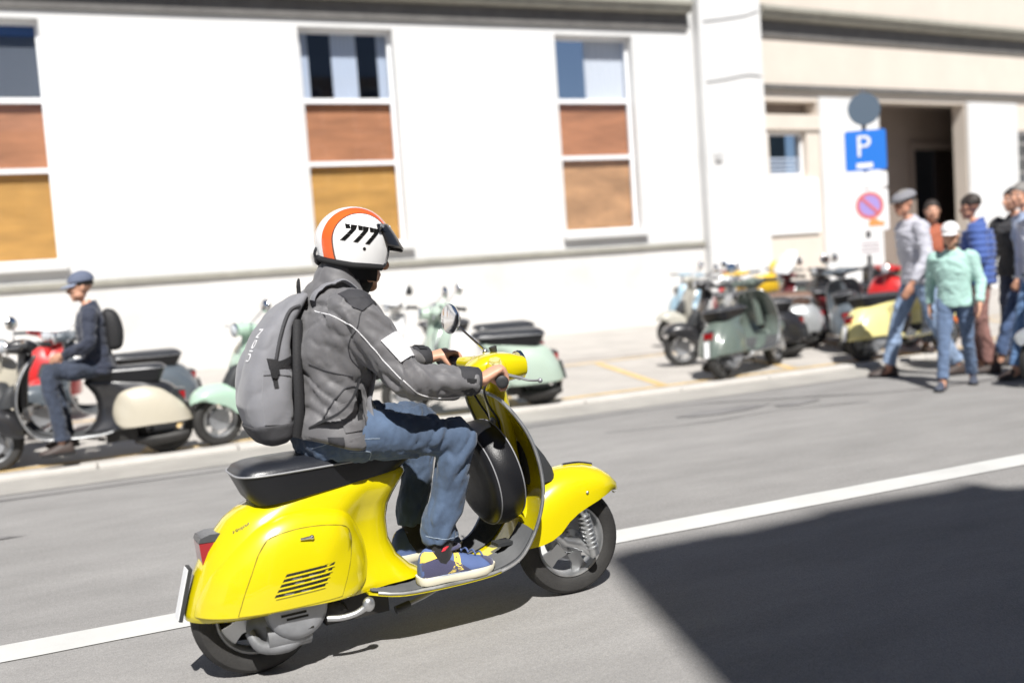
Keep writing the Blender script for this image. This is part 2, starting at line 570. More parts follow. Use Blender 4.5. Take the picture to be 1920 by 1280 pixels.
# pilaster at the right corner
MB().box(10.862, 12.26, YW - .24, YW + .35, -0.05, 8.6).build('pilaster', M_wall, house, smooth=False, bevel=.015)
for z, l in ((5.62, 1), (4.52, 0)):
    b = MB(); P = smooth_path([(10.95, YW - .25, z - .12), (11.4, YW - .25, z - .06), (11.9, YW - .25, z + .02), (12.2, YW - .25, z + .12 * l)], 6)
    b.tube(P, .012, 6)
    b.build('cable', mat('cable_grey', (.2, .2, .2), .7), house)
MB().box(11.05, 11.2, YW - .29, YW - .238, 2.95, 3.1).build('junction_box', mat('box_grey', (.45, .45, .45), .6), house, bevel=.01)

for k, (a, c) in enumerate(WINX):
    k -= 5
    w = MB()
    ft, y0, y1 = .055, YW + .17, YW + .24
    w.box(a, a + ft, y0, y1, 1.76, 5.25); w.box(c - ft, c, y0, y1, 1.76, 5.25)
    for z0, z1 in ((1.76, 1.83), (3.085, 3.15), (4.085, 4.16), (5.19, 5.25)):
        w.box(a + ft, c - ft, y0, y1, z0, z1)
    wo = w.build('window', M_wframe, house, smooth=False)
    MB().box(a - .08, c + .08, YW - .12, YW + .165, 1.665, 1.757).build('sill', M_wall, wo, smooth=False, bevel=.008)
    for q, (z0, z1) in enumerate(((1.83, 3.085), (3.15, 4.085), (4.16, 5.19))):
        MB().box(a + ft, c - ft, YW + .20, YW + .206, z0, z1).build('pane', G_dark, wo, smooth=False) if not (k == 3 and q == 2) else (MB().box(a + ft, a + .66, YW + .20, YW + .206, z0, z1).build('pane', G_mirror, wo, smooth=False), MB().box(a + .664, c - ft, YW + .20, YW + .206, z0, z1).build('pane', G_dark, wo, smooth=False))
    MB().box(a + .02, c - .02, YW + .27, YW + .285, 1.78, 3.115).build('blind', M_blind_lo if k != 3 else M_blind_w3, wo, smooth=False)
    MB().box(a + .02, c - .02, YW + .27, YW + .285, 3.118, 4.12).build('blind', M_blind_hi, wo, smooth=False)
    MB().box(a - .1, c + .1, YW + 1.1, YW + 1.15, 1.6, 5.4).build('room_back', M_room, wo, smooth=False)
    if k == 2:
        for (u0, u1) in ((a + .02, a + .2), (a + .58, a + 1.0), (c - .2, c - .02)):
            b = MB(); nn = 12
            pts = [(u0 + (u1 - u0) * i / nn, YW + .30 + .012 * (i % 2)) for i in range(nn + 1)]
            b.rings([[(x, y, z) for x, y in pts] + [(x, y + .006, z) for x, y in reversed(pts)] for z in (4.125, 5.24)])
            b.build('curtain', M_curtain, wo, smooth=False)
    if k == 3:
        b = MB(); nn = 14; u0, u1 = a + .62, c - .06
        pts = [(u0 + (u1 - u0) * i / nn, YW + .275 + .02 * (i % 2)) for i in range(nn + 1)]
        b.rings([[(x, y, z) for x, y in pts] + [(x, y + .006, z) for x, y in reversed(pts)] for z in (4.13, 5.24)])
        b.build('curtain', M_reflected_white, wo, smooth=False)  # pale folds stand in for a white building reflected in the pane
    if k == 1:
        b = MB()
        for i in range(26):
            z = 4.16 + i * .034
            b.add([(a + .04, YW + .26, z), (c - .04, YW + .26, z), (c - .04, YW + .285, z + .018), (a + .04, YW + .285, z + .018)], [(0, 1, 2, 3)])
        o = b.build('venetian_slats', mat('slat_grey', (.42, .44, .47), .5), wo, smooth=False); o['kind'] = 'stuff'
        MB().box(a + .04, c - .04, YW + .26, YW + .29, 5.05, 5.19).build('blind_box', mat('blue_box', (.03, .09, .26), .4), wo, smooth=False)

# entrance wing to the right, turned a little away
WA = R(6.5)
wing = tag(empty('entrance_wing', (12.2656, 15.9, 0), WA), 'cream entrance wing with a deep shaded porch at the right end of the street', 'building')
holes = [(.25, 1.27, 2.66, 3.52), (.2, 1.6, 3.86, 4.12), (3.35, 6.25, -0.04, 4.16), (8.15, 9.7, 1.1, 3.6)]
wall_holes(0.0, 14, -0.05, 8.6, holes, 0, .32).build('wall', M_cream, wing, smooth=False)
b = MB()
prof = [(-.05, 5.64), (-.20, 5.648), (-.24, 5.69), (-.24, 5.74), (-.31, 5.77), (-.31, 5.84), (-.05, 5.94)]
b.rings([[(x, y, z) for y, z in prof] for x in (.0, 14)]); b.build('cornice', M_trim, wing, smooth=False)
MB().box(0, 14, -.05, -.002, 5.34, 5.637).build('cornice_shade_band', M_shade_trim, wing, smooth=False)  # painted shadow strip below the wing's cornice
MB().box(0, 14, -.10, -.003, 4.33, 4.42).build('lintel_ledge', M_shade_trim, wing, smooth=False)  # ledge coloured dark to carry the shadow line beneath it
MB().box(-.0, 1.64, -.05, -.003, 3.56, 3.84).build('beam', M_cream, wing, smooth=False)
MB().box(1.62, 3.34, -.07, -.003, -.04, 4.2).build('pillar', M_wall, wing, smooth=False, bevel=.012)
MB().box(6.27, 8.05, -.07, -.003, -.04, 4.2).build('pillar', M_wall, wing, smooth=False, bevel=.012)
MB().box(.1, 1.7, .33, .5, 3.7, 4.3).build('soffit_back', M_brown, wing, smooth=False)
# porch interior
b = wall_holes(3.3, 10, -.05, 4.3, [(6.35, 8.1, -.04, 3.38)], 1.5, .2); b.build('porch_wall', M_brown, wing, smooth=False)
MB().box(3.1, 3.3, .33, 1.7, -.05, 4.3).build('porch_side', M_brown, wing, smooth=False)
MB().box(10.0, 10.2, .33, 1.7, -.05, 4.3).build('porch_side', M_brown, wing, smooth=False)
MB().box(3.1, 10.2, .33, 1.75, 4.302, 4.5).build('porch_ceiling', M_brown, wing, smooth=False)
b = MB(); b.box(6.2, 6.348, 1.44, 1.56, -.04, 3.53); b.box(8.102, 8.25, 1.44, 1.56, -.04, 3.53); b.box(6.348, 8.102, 1.44, 1.56, 3.382, 3.53)
b.build('door_frame', M_brown, wing, smooth=False)
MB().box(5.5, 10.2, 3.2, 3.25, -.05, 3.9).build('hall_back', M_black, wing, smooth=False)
MB().box(7.25, 8.1, 1.6, 1.65, -.03, 3.37).build('door', mat('dark_door', (.03, .022, .018), .5), wing, smooth=False)
# small window with blind, right window with grille
w = MB()
for z0, z1 in ((2.66, 2.71), (3.47, 3.52)): w.box(.25, 1.27, .12, .18, z0, z1)
for u0, u1 in ((.25, .30), (1.22, 1.27)): w.box(u0, u1, .12, .18, 2.71, 3.47)
wo = w.build('window', M_wframe, wing, smooth=False)
MB().box(.3, 1.22, .145, .15, 2.71, 3.47).build('pane', G_dark, wo, smooth=False)
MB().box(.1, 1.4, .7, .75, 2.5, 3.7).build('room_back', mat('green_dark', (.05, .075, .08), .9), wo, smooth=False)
for i in range(4):
    MB().box(.3, 1.22, .2, .23, 2.74 + i * .085, 2.785 + i * .085).build('slat', M_curtain, wo, smooth=False)
MB().box(-.0, 1.5, -.06, -.003, 1.52, 2.6).build('notice_board', mat('board_white', (.8, .8, .8), .6), wing, smooth=False, bevel=.006)
w = MB()
for z0, z1 in ((1.1, 1.16), (3.54, 3.6)): w.box(8.15, 9.7, .14, .2, z0, z1)
for u0, u1 in ((8.15, 8.21), (9.64, 9.7)): w.box(u0, u1, .14, .2, 1.16, 3.54)
wo = w.build('window', M_wframe, wing, smooth=False)
MB().box(8.21, 9.64, .165, .17, 1.16, 3.54).build('pane', G_dark, wo, smooth=False)
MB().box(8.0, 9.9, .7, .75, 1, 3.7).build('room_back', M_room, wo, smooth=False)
for i in range(7):
    MB().box(8.16, 9.69, .05, .075, 1.3 + i * .33, 1.335 + i * .33).build('grille_bar', mat('grille', (.5, .48, .45), .5, .3), wo, smooth=False)
for i in range(8):
    MB().box(8.3 + i * .18, 8.32 + i * .18, .052, .072, 1.16, 3.54).build('grille_bar', MATS['grille'], wo, smooth=False)

# houses on the near side of the road, behind the camera: they shade the road and show in the panes
M_opp = mat('ochre_render', (0.42, 0.30, 0.17), 0.85, var=0.06, vscale=.8)
M_opp2 = mat('pale_render', (0.62, 0.60, 0.57), 0.85, var=0.05, vscale=.8)
def plain_house(label, x0, x1, y0, depth, prof, m, floors):
    h = tag(empty('house', (x0, y0, 0)), label, 'building')
    poly = [(0, .1), (x1 - x0, .1)] + [(x - x0, z) for x, z in reversed(prof)]
    MB().prism(poly, -depth, 0).build('wall', m, h, smooth=False)
    for zf in floors:
        k = x0 + .9
        while k + 1.0 < x1 - .3:
            wo = MB().box(k - x0, k - x0 + 1.0, .002, .06, zf, zf + 1.6).build('window', M_wframe, h, smooth=False)
            MB().box(k - x0 + .07, k - x0 + .93, .062, .07, zf + .07, zf + 1.53).build('pane', mat('old_glass', (.02, .025, .03), .08, spec=.8), wo, smooth=False)
            k += 2.1
    return h
plain_house('narrow ochre house across the road whose roof edge shades the asphalt', .19, 2.33, -3.11, 9,
            [(.19, 8.96), (.30, 9.02), (.8, 9.0), (.86, 8.96), (1.3, 8.98), (1.36, 9.03), (1.75, 9.0), (2.1, 8.95), (2.33, 8.99)], M_opp, (1.2, 4.4))
plain_house('wide ochre house with an uneven roof edge across the road', 2.335, 14, -3.12, 9,
            [(2.335, 8.78), (2.7, 8.62), (3.2, 8.62), (3.8, 8.72), (4.4, 8.58), (5.2, 8.5), (7, 8.4), (14, 8.4)], M_opp, (1.2, 4.4, 6.4))
plain_house('unseen low ochre house added behind the near pavement to block sky light', -16, -.6, -9.0, 8,
            [(-16, 7.5), (-.6, 7.5)], M_opp2, (1.2, 4.2))  # added out of view to cut sky fill and deepen the road's shade

# ------------------------------------------------------------------ sign post
M_pole = mat('galvanised', (.20, .20, .21), .5, .6, var=.15, vscale=10)
sp = tag(empty('sign_post', (9.22, 9.85, .03), R(-30), R(0)), 'grey post with a blue parking sign and white plates in front of the porch pillar', 'street sign')
MB().tube([(0, 0, 0), (0, 0, 3.15)], .03, 12).build('pole', M_pole, sp)
M_swhite = mat('sign_white', (.75, .75, .76), .4)
M_sblue = mat('sign_blue', (.02, .17, .62), .4)
def rect_plate(name, w, z0, z1, m, y=-.05):
    pl = []
    r = .03
    for cx, cz, a0 in ((w / 2 - r, z1 - r, 0), (-w / 2 + r, z1 - r, 90), (-w / 2 + r, z0 + r, 180), (w / 2 - r, z0 + r, 270)):
        for q in range(4):
            t = R(a0 + q * 30); pl.append((cx + r * math.cos(t), cz + r * math.sin(t)))
    return MB().prism(pl, y, y + .012).build(name, m, sp, smooth=False)
def put_text(txt, size, loc, m, par, name='lettering', rot=(R(90), 0, 0)):
    o = link(name, text_mesh(txt, size), m, par); o.location = loc; o.rotation_euler = rot; return o
pb = rect_plate('parking_plate', .5, 2.12, 2.62, M_sblue)
put_text('P', .38, (-.03, -.054, 2.41), M_swhite, pb)
MB().box(-.12, .08, -.053, -.0505, 2.15, 2.215).build('white_bar', M_swhite, pb, smooth=False)
rect_plate('plate', .5, 1.90, 2.10, M_swhite)
ns_ = rect_plate('no_stopping_plate', .5, 1.36, 1.885, M_swhite)
MB().lathe([(.17, 0), (.17, .004), (.13, .004), (.13, 0)], (0.02, -.0505, 1.68), (0, -1, 0), 28).build('red_ring', mat('sign_red', (.62, .16, .16), .4), ns_, smooth=False)
MB().lathe([(.128, 0), (.128, .003)], (0.02, -.0505, 1.68), (0, -1, 0), 28).build('blue_disc', mat('sign_violet', (.36, .28, .62), .4), ns_, smooth=False)
b = MB(); b.box(-.15, .15, -.002, .002, -.018, .018); b.xform(Matrix.Translation((.02, -.0565, 1.68)) @ Matrix.Rotation(R(45), 4, 'Y'))
b.build('red_stroke', MATS['sign_red'], ns_, smooth=False)
b = MB(); b.prism([(.0, 1.42), (.19, 1.42), (.19, 1.475), (.13, 1.475), (.10, 1.51), (.03, 1.51), (.0, 1.47)], -.0535, -.0505)
b.build('tow_mark', mat('sign_orange', (.75, .3, .1), .5), ns_, smooth=False)
sm_ = rect_plate('small_plate', .34, 1.06, 1.27, M_swhite)
for i in range(3):
    MB().box(-.1, .12, -.053, -.0505, 1.10 + i * .05, 1.112 + i * .05).build('printed_rule', mat('ink', (.2, .12, .15), .6), sm_, smooth=False)
b = MB().lathe([(.195, 0), (.20, .006), (.195, .012)], (0, -.045, 2.88), (0, -1, 0), 32); b.build('round_sign', mat('sign_slate', (.085, .12, .165), .45), sp)

# ------------------------------------------------------------------ scooters
M_yellow = mat('yellow_paint', (0.60, 0.505, 0.002), 0.24, coat=1.0, var=0.02, vscale=3)
M_vinyl = mat('black_vinyl', (0.011, 0.0115, 0.014), 0.36, spec=.4, bump=0.12, bscale=260, rvar=.05, vscale=14)
M_vinyl_top = mat('grey_vinyl', (0.016, 0.018, 0.024), 0.33, bump=0.10, bscale=240, rvar=.06, vscale=9)
M_piping = mat('grey_piping', (0.27, 0.275, 0.29), 0.45)
M_rubber = mat('tyre_rubber', (0.028, 0.027, 0.026), 0.75, var=.25, vscale=18, bump=.2, bscale=120)
M_mat = mat('grey_rubber', (0.055, 0.058, 0.062), 0.62, var=.2, vscale=20)
M_grip = mat('grip_rubber', (0.03, 0.032, 0.035), 0.6)
M_chrome = mat('chrome', (0.75, 0.75, 0.76), 0.12, 1.0, rvar=.05, vscale=20)
M_alu = mat('aluminium', (0.55, 0.56, 0.57), 0.38, 0.9, var=.12, vscale=14, rvar=.1)
M_steel = mat('grey_steel', (0.33, 0.34, 0.36), 0.5, 0.5, var=.2, vscale=12, rvar=.1)
M_engine = mat('engine_grey', (0.20, 0.205, 0.215), 0.5, 0.3, var=.25, vscale=16)
M_dirty = mat('oily_black', (0.018, 0.017, 0.016), 0.6, var=.4, vscale=15)
M_slot = mat('slot_black', (0.008, 0.008, 0.006), 0.8)
M_redlens = mat('red_lens', (0.30, 0.008, 0.012), 0.12, coat=1)
M_orange = mat('orange_lens', (0.75, 0.22, 0.02), 0.15, coat=1)
M_lampglass = mat('lamp_glass', (0.62, 0.66, 0.70), 0.08, coat=1)
M_hood = mat('lamp_hood_grey', (.10, .105, .115), .25, .4)
M_mirror = mat('mirror_glass', (0.86, 0.86, 0.84), 0.02, 1.0)
M_plate = mat('plate_white', (0.78, 0.79, 0.80), 0.4)
M_seam = mat('seam_dark', (0.10, 0.075, 0.0), 0.7)

SM = {}   # scooter part meshes, made once and shared
def body_levels():
    return [(.222, -.222, .585, .150, .105), (.238, -.222, .56, .168, .103), (.252, -.218, .538, .170, .10), (.30, -.204, .492, .168, .088),
            (.36, -.182, .468, .160, .078), (.43, -.147, .466, .148, .074), (.48, -.110, .478, .136, .078), (.515, -.078, .497, .126, .086),
            (.54, -.040, .514, .117, .090), (.56, .012, .530, .110, .09), (.582, .05, .545, .100, .085), (.60, .11, .54, .085, .075)]
def body_w(t, wm, wn):
    if t < .32: return wm * max(0, 1 - ((.32 - t) / .32) ** 2.3) ** .5
    if t < .58: return wm
    if t < .84:
        q = (t - .58) / .26; q = q * q * (3 - 2 * q); return wm + (wn - wm) * q
    return wn * max(0, 1 - ((t - .84) / .16) ** 2.4) ** .5
def body_half(x, z):
    L = body_levels()
    z = min(max(z, L[0][0]), L[-1][0])
    for a, c in zip(L, L[1:]):
        if z <= c[0]:
            k = (z - a[0]) / (c[0] - a[0])
            xt, xn, wm, wn = [a[i] + (c[i] - a[i]) * k for i in (1, 2, 3, 4)]
            return body_w(min(1, max(0, (x - xt) / (xn - xt))), wm, wn)
    return 0
def make_body():
    b = MB(); rr = []
    ts = [0, .004, .015, .04, .08, .14, .2, .27, .35, .45, .55, .62, .68, .74, .8, .86, .91, .95, .98, .995, 1]
    # denser in z by interpolation
    L = body_levels(); LL = []
    for a, c in zip(L, L[1:]):
        for q in range(2): LL.append(tuple(a[i] + (c[i] - a[i]) * q / 2 for i in range(5)))
    LL.append(L[-1])
    for (z, xt, xn, wm, wn) in LL:
        r = [(xt + (xn - xt) * t, -body_w(t, wm, wn), z) for t in ts] + [(xt + (xn - xt) * t, body_w(t, wm, wn), z) for t in reversed(ts[1:-1])]
        rr.append(r)
    top = [(p[0] * .8 + .06, p[1] * .6, .612) for p in rr[-1]]
    rr.append(top)
    b.rings(rr)
    return b.mesh('body', angle=60)
def make_cowl(sgn):
    arc = [(-.205, .245), (-.197, .275), (-.176, .32), (-.142, .372), (-.069, .443), (.019, .505), (.139, .530), (.277, .505), (.338, .435), (.362, .345), (.345, .27), (.30, .232)]
    P = [p for p in smooth_path([(x, 0, z) for x, z in arc], 5)]
    c = Vector((.10, 0, .243)); rr = []
    K = 14
    for k in range(K + 1):
        s = (1 - k / K) ** 1.0
        s = 1 - (k / K) ** 1.6 if k < K else 0.0
        ring = []
        for p in P:
            q = c + (p - c) * s
            y0 = max(0.0, body_half(p.x, p.z) - .004)
            y = y0 + (.205 - y0) * (max(0, 1 - s ** 2.6)) ** .62
            # belly towards the top a little flatter
            ring.append((q.x, sgn * -y, q.z))
        rr.append(ring)
    b = MB(); b.rings(rr, False, False, closed=False)
    low = [r[0] for r in rr] + [r[-1] for r in reversed(rr)]
    inn = [(x, y * .55, z + .01) for x, y, z in low]
    n = len(low)
    b.add(low + inn, [(i, i + 1, i + 1 + n, i + n) for i in range(n - 1)])
    return b.mesh('side_cowl', angle=55)
def make_seat():
    b = MB(); rr = []
    for (z0, sl, x0, x1, wr, wf) in [(.553, .09, .012, .52, .128, .09), (.575, .075, -.005, .54, .132, .094), (.605, .045, -.018, .565, .136, .098), (.640, .012, -.034, .59, .139, .102),
                                     (.652, .008, -.040, .595, .141, .103)]:
        ring = []
        for (px, py) in supel(1, 1, 52, 4.6):
            x = (x0 + x1) / 2 + px * (x1 - x0) / 2
            w = wr + (wf - wr) * (px + 1) / 2
            ring.append((x, py * w, z0 + sl * (x)))
        rr.append(ring)
    b.rings(rr); base = b.mesh('seat', angle=50)
    t = MB(); rr = []
    for (dz, ins) in ((0, 0), (.009, .003), (.022, .014), (.031, .036), (.036, .07), (.037, .10)):
        ring = []
        for (px, py) in supel(1, 1, 52, 4.6):
            x0, x1 = -.040 + ins, .595 - ins
            x = (x0 + x1) / 2 + px * (x1 - x0) / 2
            w = max(.012, .141 + (.103 - .141) * (px + 1) / 2 - ins)
            ring.append((x, py * w, .6525 + .008 * x + dz))
        rr.append(ring)
    t.rings(rr); top = t.mesh('seat_top', angle=50)
    p = MB()
    ring = [((-.040 + .595) / 2 + px * .3195, py * (.143 + (.105 - .143) * (px + 1) / 2), .6525 + .003) for px, py in supel(1, 1, 72, 4.6)]
    p.tube(ring + [ring[0]], .0034, 6)
    return base, top, p.mesh('seat_piping')
SHIELD = [(.855, .815, .05), (.868, .800, .125), (.90, .748, .175), (.943, .665, .203), (.972, .565, .212), (.981, .465, .212), (.963, .375, .207), (.925, .295, .203),
          (.875, .238, .20), (.80, .210, .198), (.70, .201, .196), (.55, .199, .19), (.43, .203, .178), (.335, .222, .15)]
def shield_pt(k, t, up=0.0):
    """k real index along the profile, t -1..1 across"""
    i = min(int(k), len(SHIELD) - 2); f = k - i
    P = []
    for c in range(3):
        p = [SHIELD[max(i - 1, 0)][c], SHIELD[i][c], SHIELD[i + 1][c], SHIELD[min(i + 2, len(SHIELD) - 1)][c]]
        P.append(.5 * (2 * p[1] + (p[2] - p[0]) * f + (2 * p[0] - 5 * p[1] + 4 * p[2] - p[3]) * f * f + (3 * p[1] - p[0] - 3 * p[2] + p[3]) * f ** 3))
    x, z, w = P
    fw = .04 * max(0, min(1, (9.0 - k) / 4)) * min(1, .3 + k / 3)
    x += fw * (1 - t * t)
    return Vector((x - up * max(0, min(1, (9 - k) / 3)), t * w, z + up * max(0, min(1, (k - 6) / 2.5))))
def make_shield():
    b = MB(); rr = []
    K = 52; N = 16
    for i in range(K + 1):
        k = i / K * (len(SHIELD) - 1)
        rr.append([shield_pt(k, -1 + 2 * j / N) for j in range(N + 1)])
    back = []
    for i in range(K + 1):
        k = i / K * (len(SHIELD) - 1)
        back.append([shield_pt(k, -1 + 2 * j / N, -.007) for j in range(N + 1)])
    loops = [r + list(reversed(q)) for r, q in zip(rr, back)]
    b.rings(loops)
    sh = b.mesh('leg_shield', angle=50)
    e = MB()
    ks = [i / 40 * 9.0 for i in range(41)]
    pts = [shield_pt(k, -1) for k in reversed(ks)] + [shield_pt(0, t) for t in (-.5, 0, .5)] + [shield_pt(k, 1) for k in ks]
    e.tube(pts, .0068, 8)
    f = [MB().tube([shield_pt(9 + i / 10 * 3.6, s, .004) for i in range(11)], .0055, 8).mesh('floor_trim') for s in (-1, 1)]
    m = MB()
    # ribbed mat
    for s in (-1, 1):
        for i in range(11):
            t0 = s * (.28 + i * .063)
            pts = [shield_pt(6.6 + q / 20 * 6.2, t0, .007) for q in range(21)]
            m.tube(pts, (.0045), 4)
        rows = [[shield_pt(6.6 + q / 20 * 6.2, s * (.25 + .72 * j / 4), .005) for j in range(5)] for q in range(21)]
        m.rings(rows, False, False, closed=False)
    return sh, e.mesh('edge_trim'), f, m.mesh('floor_mat')
def make_fender():
    st = [((1.415, .352), (1.398, .365), .02), ((1.412, .370), (1.372, .376), .06), ((1.395, .412), (1.338, .378), .09), ((1.36, .447), (1.305, .371), .105), ((1.32, .470), (1.27, .360), .112),
          ((1.26, .486), (1.225, .346), .115), ((1.204, .490), (1.177, .328), .117), ((1.15, .486), (1.138, .304), .117), ((1.105, .474), (1.10, .268), .117),
          ((1.06, .452), (1.062, .248), .115), ((1.01, .42), (1.02, .236), .11), ((.975, .38), (.965, .232), .10)]
    st = [st[0]] + st[1:]
    def ring(T, E, w, d):
        out = []
        for j in range(17):
            a = math.pi * j / 16
            s = max(0, math.sin(a)) ** .62
            y = math.copysign(abs(math.cos(a)) ** .85, math.cos(a)) * (w - d)
            out.append((E[0] + (T[0] - E[0]) * s, y, E[1] + (T[1] - d * .8 - E[1]) * s))
        return out
    b = MB()
    loops = []
    for T, E, w in st:
        o = ring(T, E, w, 0); i = ring(T, E, w, .006)
        loops.append(o + list(reversed(i)))
    b.rings(loops)
    return b.mesh('front_fender', angle=45)
def make_tyre():
    prof = [(.132, -.026), (.145, -.037), (.168, -.0435), (.188, -.040), (.199, -.029), (.2045, -.014), (.2055, 0), (.2045, .014), (.199, .029), (.188, .040), (.168, .0435), (.145, .037), (.132, .026), (.128, 0)]
    b = MB().lathe(prof, (0, 0, 0), (0, 1, 0), 56, closed=True)
    # the lathe leaves the profile open at its inner edge; close it with the rim seat
    for h in (-.012, .012):
        for s in (-1, 1):
            pass
    return b
def tyre_mesh():
    n = 56; prof = [(.130, -.020), (.136, -.030), (.145, -.037), (.168, -.0435), (.188, -.041), (.199, -.030), (.2035, -.020), (.2028, -.018), (.2048, -.0165), (.2055, -.006), (.2045, -.004), (.2055, -.002), (.2055, .002), (.2045, .004), (.2055, .006), (.2048, .0165), (.2028, .018), (.2035, .020), (.199, .030), (.188, .041), (.168, .0435), (.145, .037), (.136, .030), (.130, .020)]
    rr = [[(r * math.cos(t), h, r * math.sin(t)) for (r, h) in prof] for t in [2 * math.pi * k / n for k in range(n)]]
    b = MB(); rr.append(rr[0]); b.rings(rr, False, False)
    return b.mesh('tyre', angle=30)
def rim_mesh():
    b = MB()
    b.lathe([(.139, -.033), (.137, -.036), (.131, -.034), (.127, -.026), (.125, -.006), (.125, .02), (.131, .034), (.137, .036), (.139, .033)], (0, 0, 0), (0, 1, 0), 40)
    b2 = MB()
    n = 56; prof = [(.1385, -.033), (.136, -.037), (.130, -.035), (.126, -.026), (.122, -.008), (.122, .008), (.126, .026), (.130, .035), (.136, .037), (.1385, .033)]
    rr = [[(r * math.cos(t), h, r * math.sin(t)) for (r, h) in prof] for t in [2 * math.pi * k / n for k in range(n)]]
    rr.append(rr[0]); b2.rings(rr, False, False)
    # five broad spokes
    for k in range(5):
        a = 2 * math.pi * k / 5
        ca, sa = math.cos(a), math.sin(a)
        def P(r, w, y): return (r * ca - w * sa, y, r * sa + w * ca)
        rg = []
        for r, w, y in ((.045, .030, -.024), (.085, .023, -.016), (.128, .034, -.012)):
            rg.append([P(r, -w, y), P(r, w, y), P(r, w, y + .012), P(r, -w, y + .012)])
        b2.rings(rg)
    b2.lathe([(.0, -.034), (.016, -.034), (.018, -.028), (.044, -.026), (.052, -.018), (.052, .03), (.0, .03)], (0, 0, 0), (0, 1, 0), 28)
    return b2.mesh('rim', angle=35)
def hub_mesh():
    b = MB()
    b.lathe([(0, -.030), (.072, -.030), (.080, -.022), (.084, .0), (.084, .02), (0, .02)], (0, .012, 0), (0, 1, 0), 32)
    b.lathe([(0, -.058), (.010, -.058), (.012, -.052), (.012, -.036), (.02, -.034), (.02, -.02), (0, -.02)], (0, 0, 0), (0, 1, 0), 12)
    for k in range(5):
        a = 2 * math.pi * (k + .5) / 5
        b.lathe([(0, -.008), (.006, -.008), (.006, .0), (0, 0)], (.034 * math.cos(a), -.028, .034 * math.sin(a)), (0, 1, 0), 6)
    return b.mesh('hub', angle=35)
def make_headset():
    b = MB(); rr = []
    for x, w, z0, z1 in ((.822, .03, .885, .905), (.835, .052, .872, .915), (.87, .07, .848, .937), (.92, .082, .835, .948), (.97, .084, .838, .945), (1.02, .080, .848, .932), (1.026, .078, .85, .93)):
        rr.append([(x - .25 * (z - .89) * 0, y, (z0 + z1) / 2 + z) for y, z in supel((z1 - z0) / 2, w, 24, 3.0)])
    b.rings(rr)
    for s, (a, c) in ((-1, ((.905, -.06, .895), (.838, -.20, .893))), (1, ((.915, .06, .897), (.893, .20, .903)))):
        b.tube([a, tuple((p + q) / 2 + (0.004 if i == 0 else 0) for i, (p, q) in enumerate(zip(a, c))), c], [.042, .030, .023], 16, interp=3)
    b.tube([(.972, 0, .45), (.95, 0, .66), (.925, 0, .80), (.915, 0, .855)], [.042, .040, .045, .052], 18, interp=4)
    return b.mesh('handlebar_cover', angle=50)

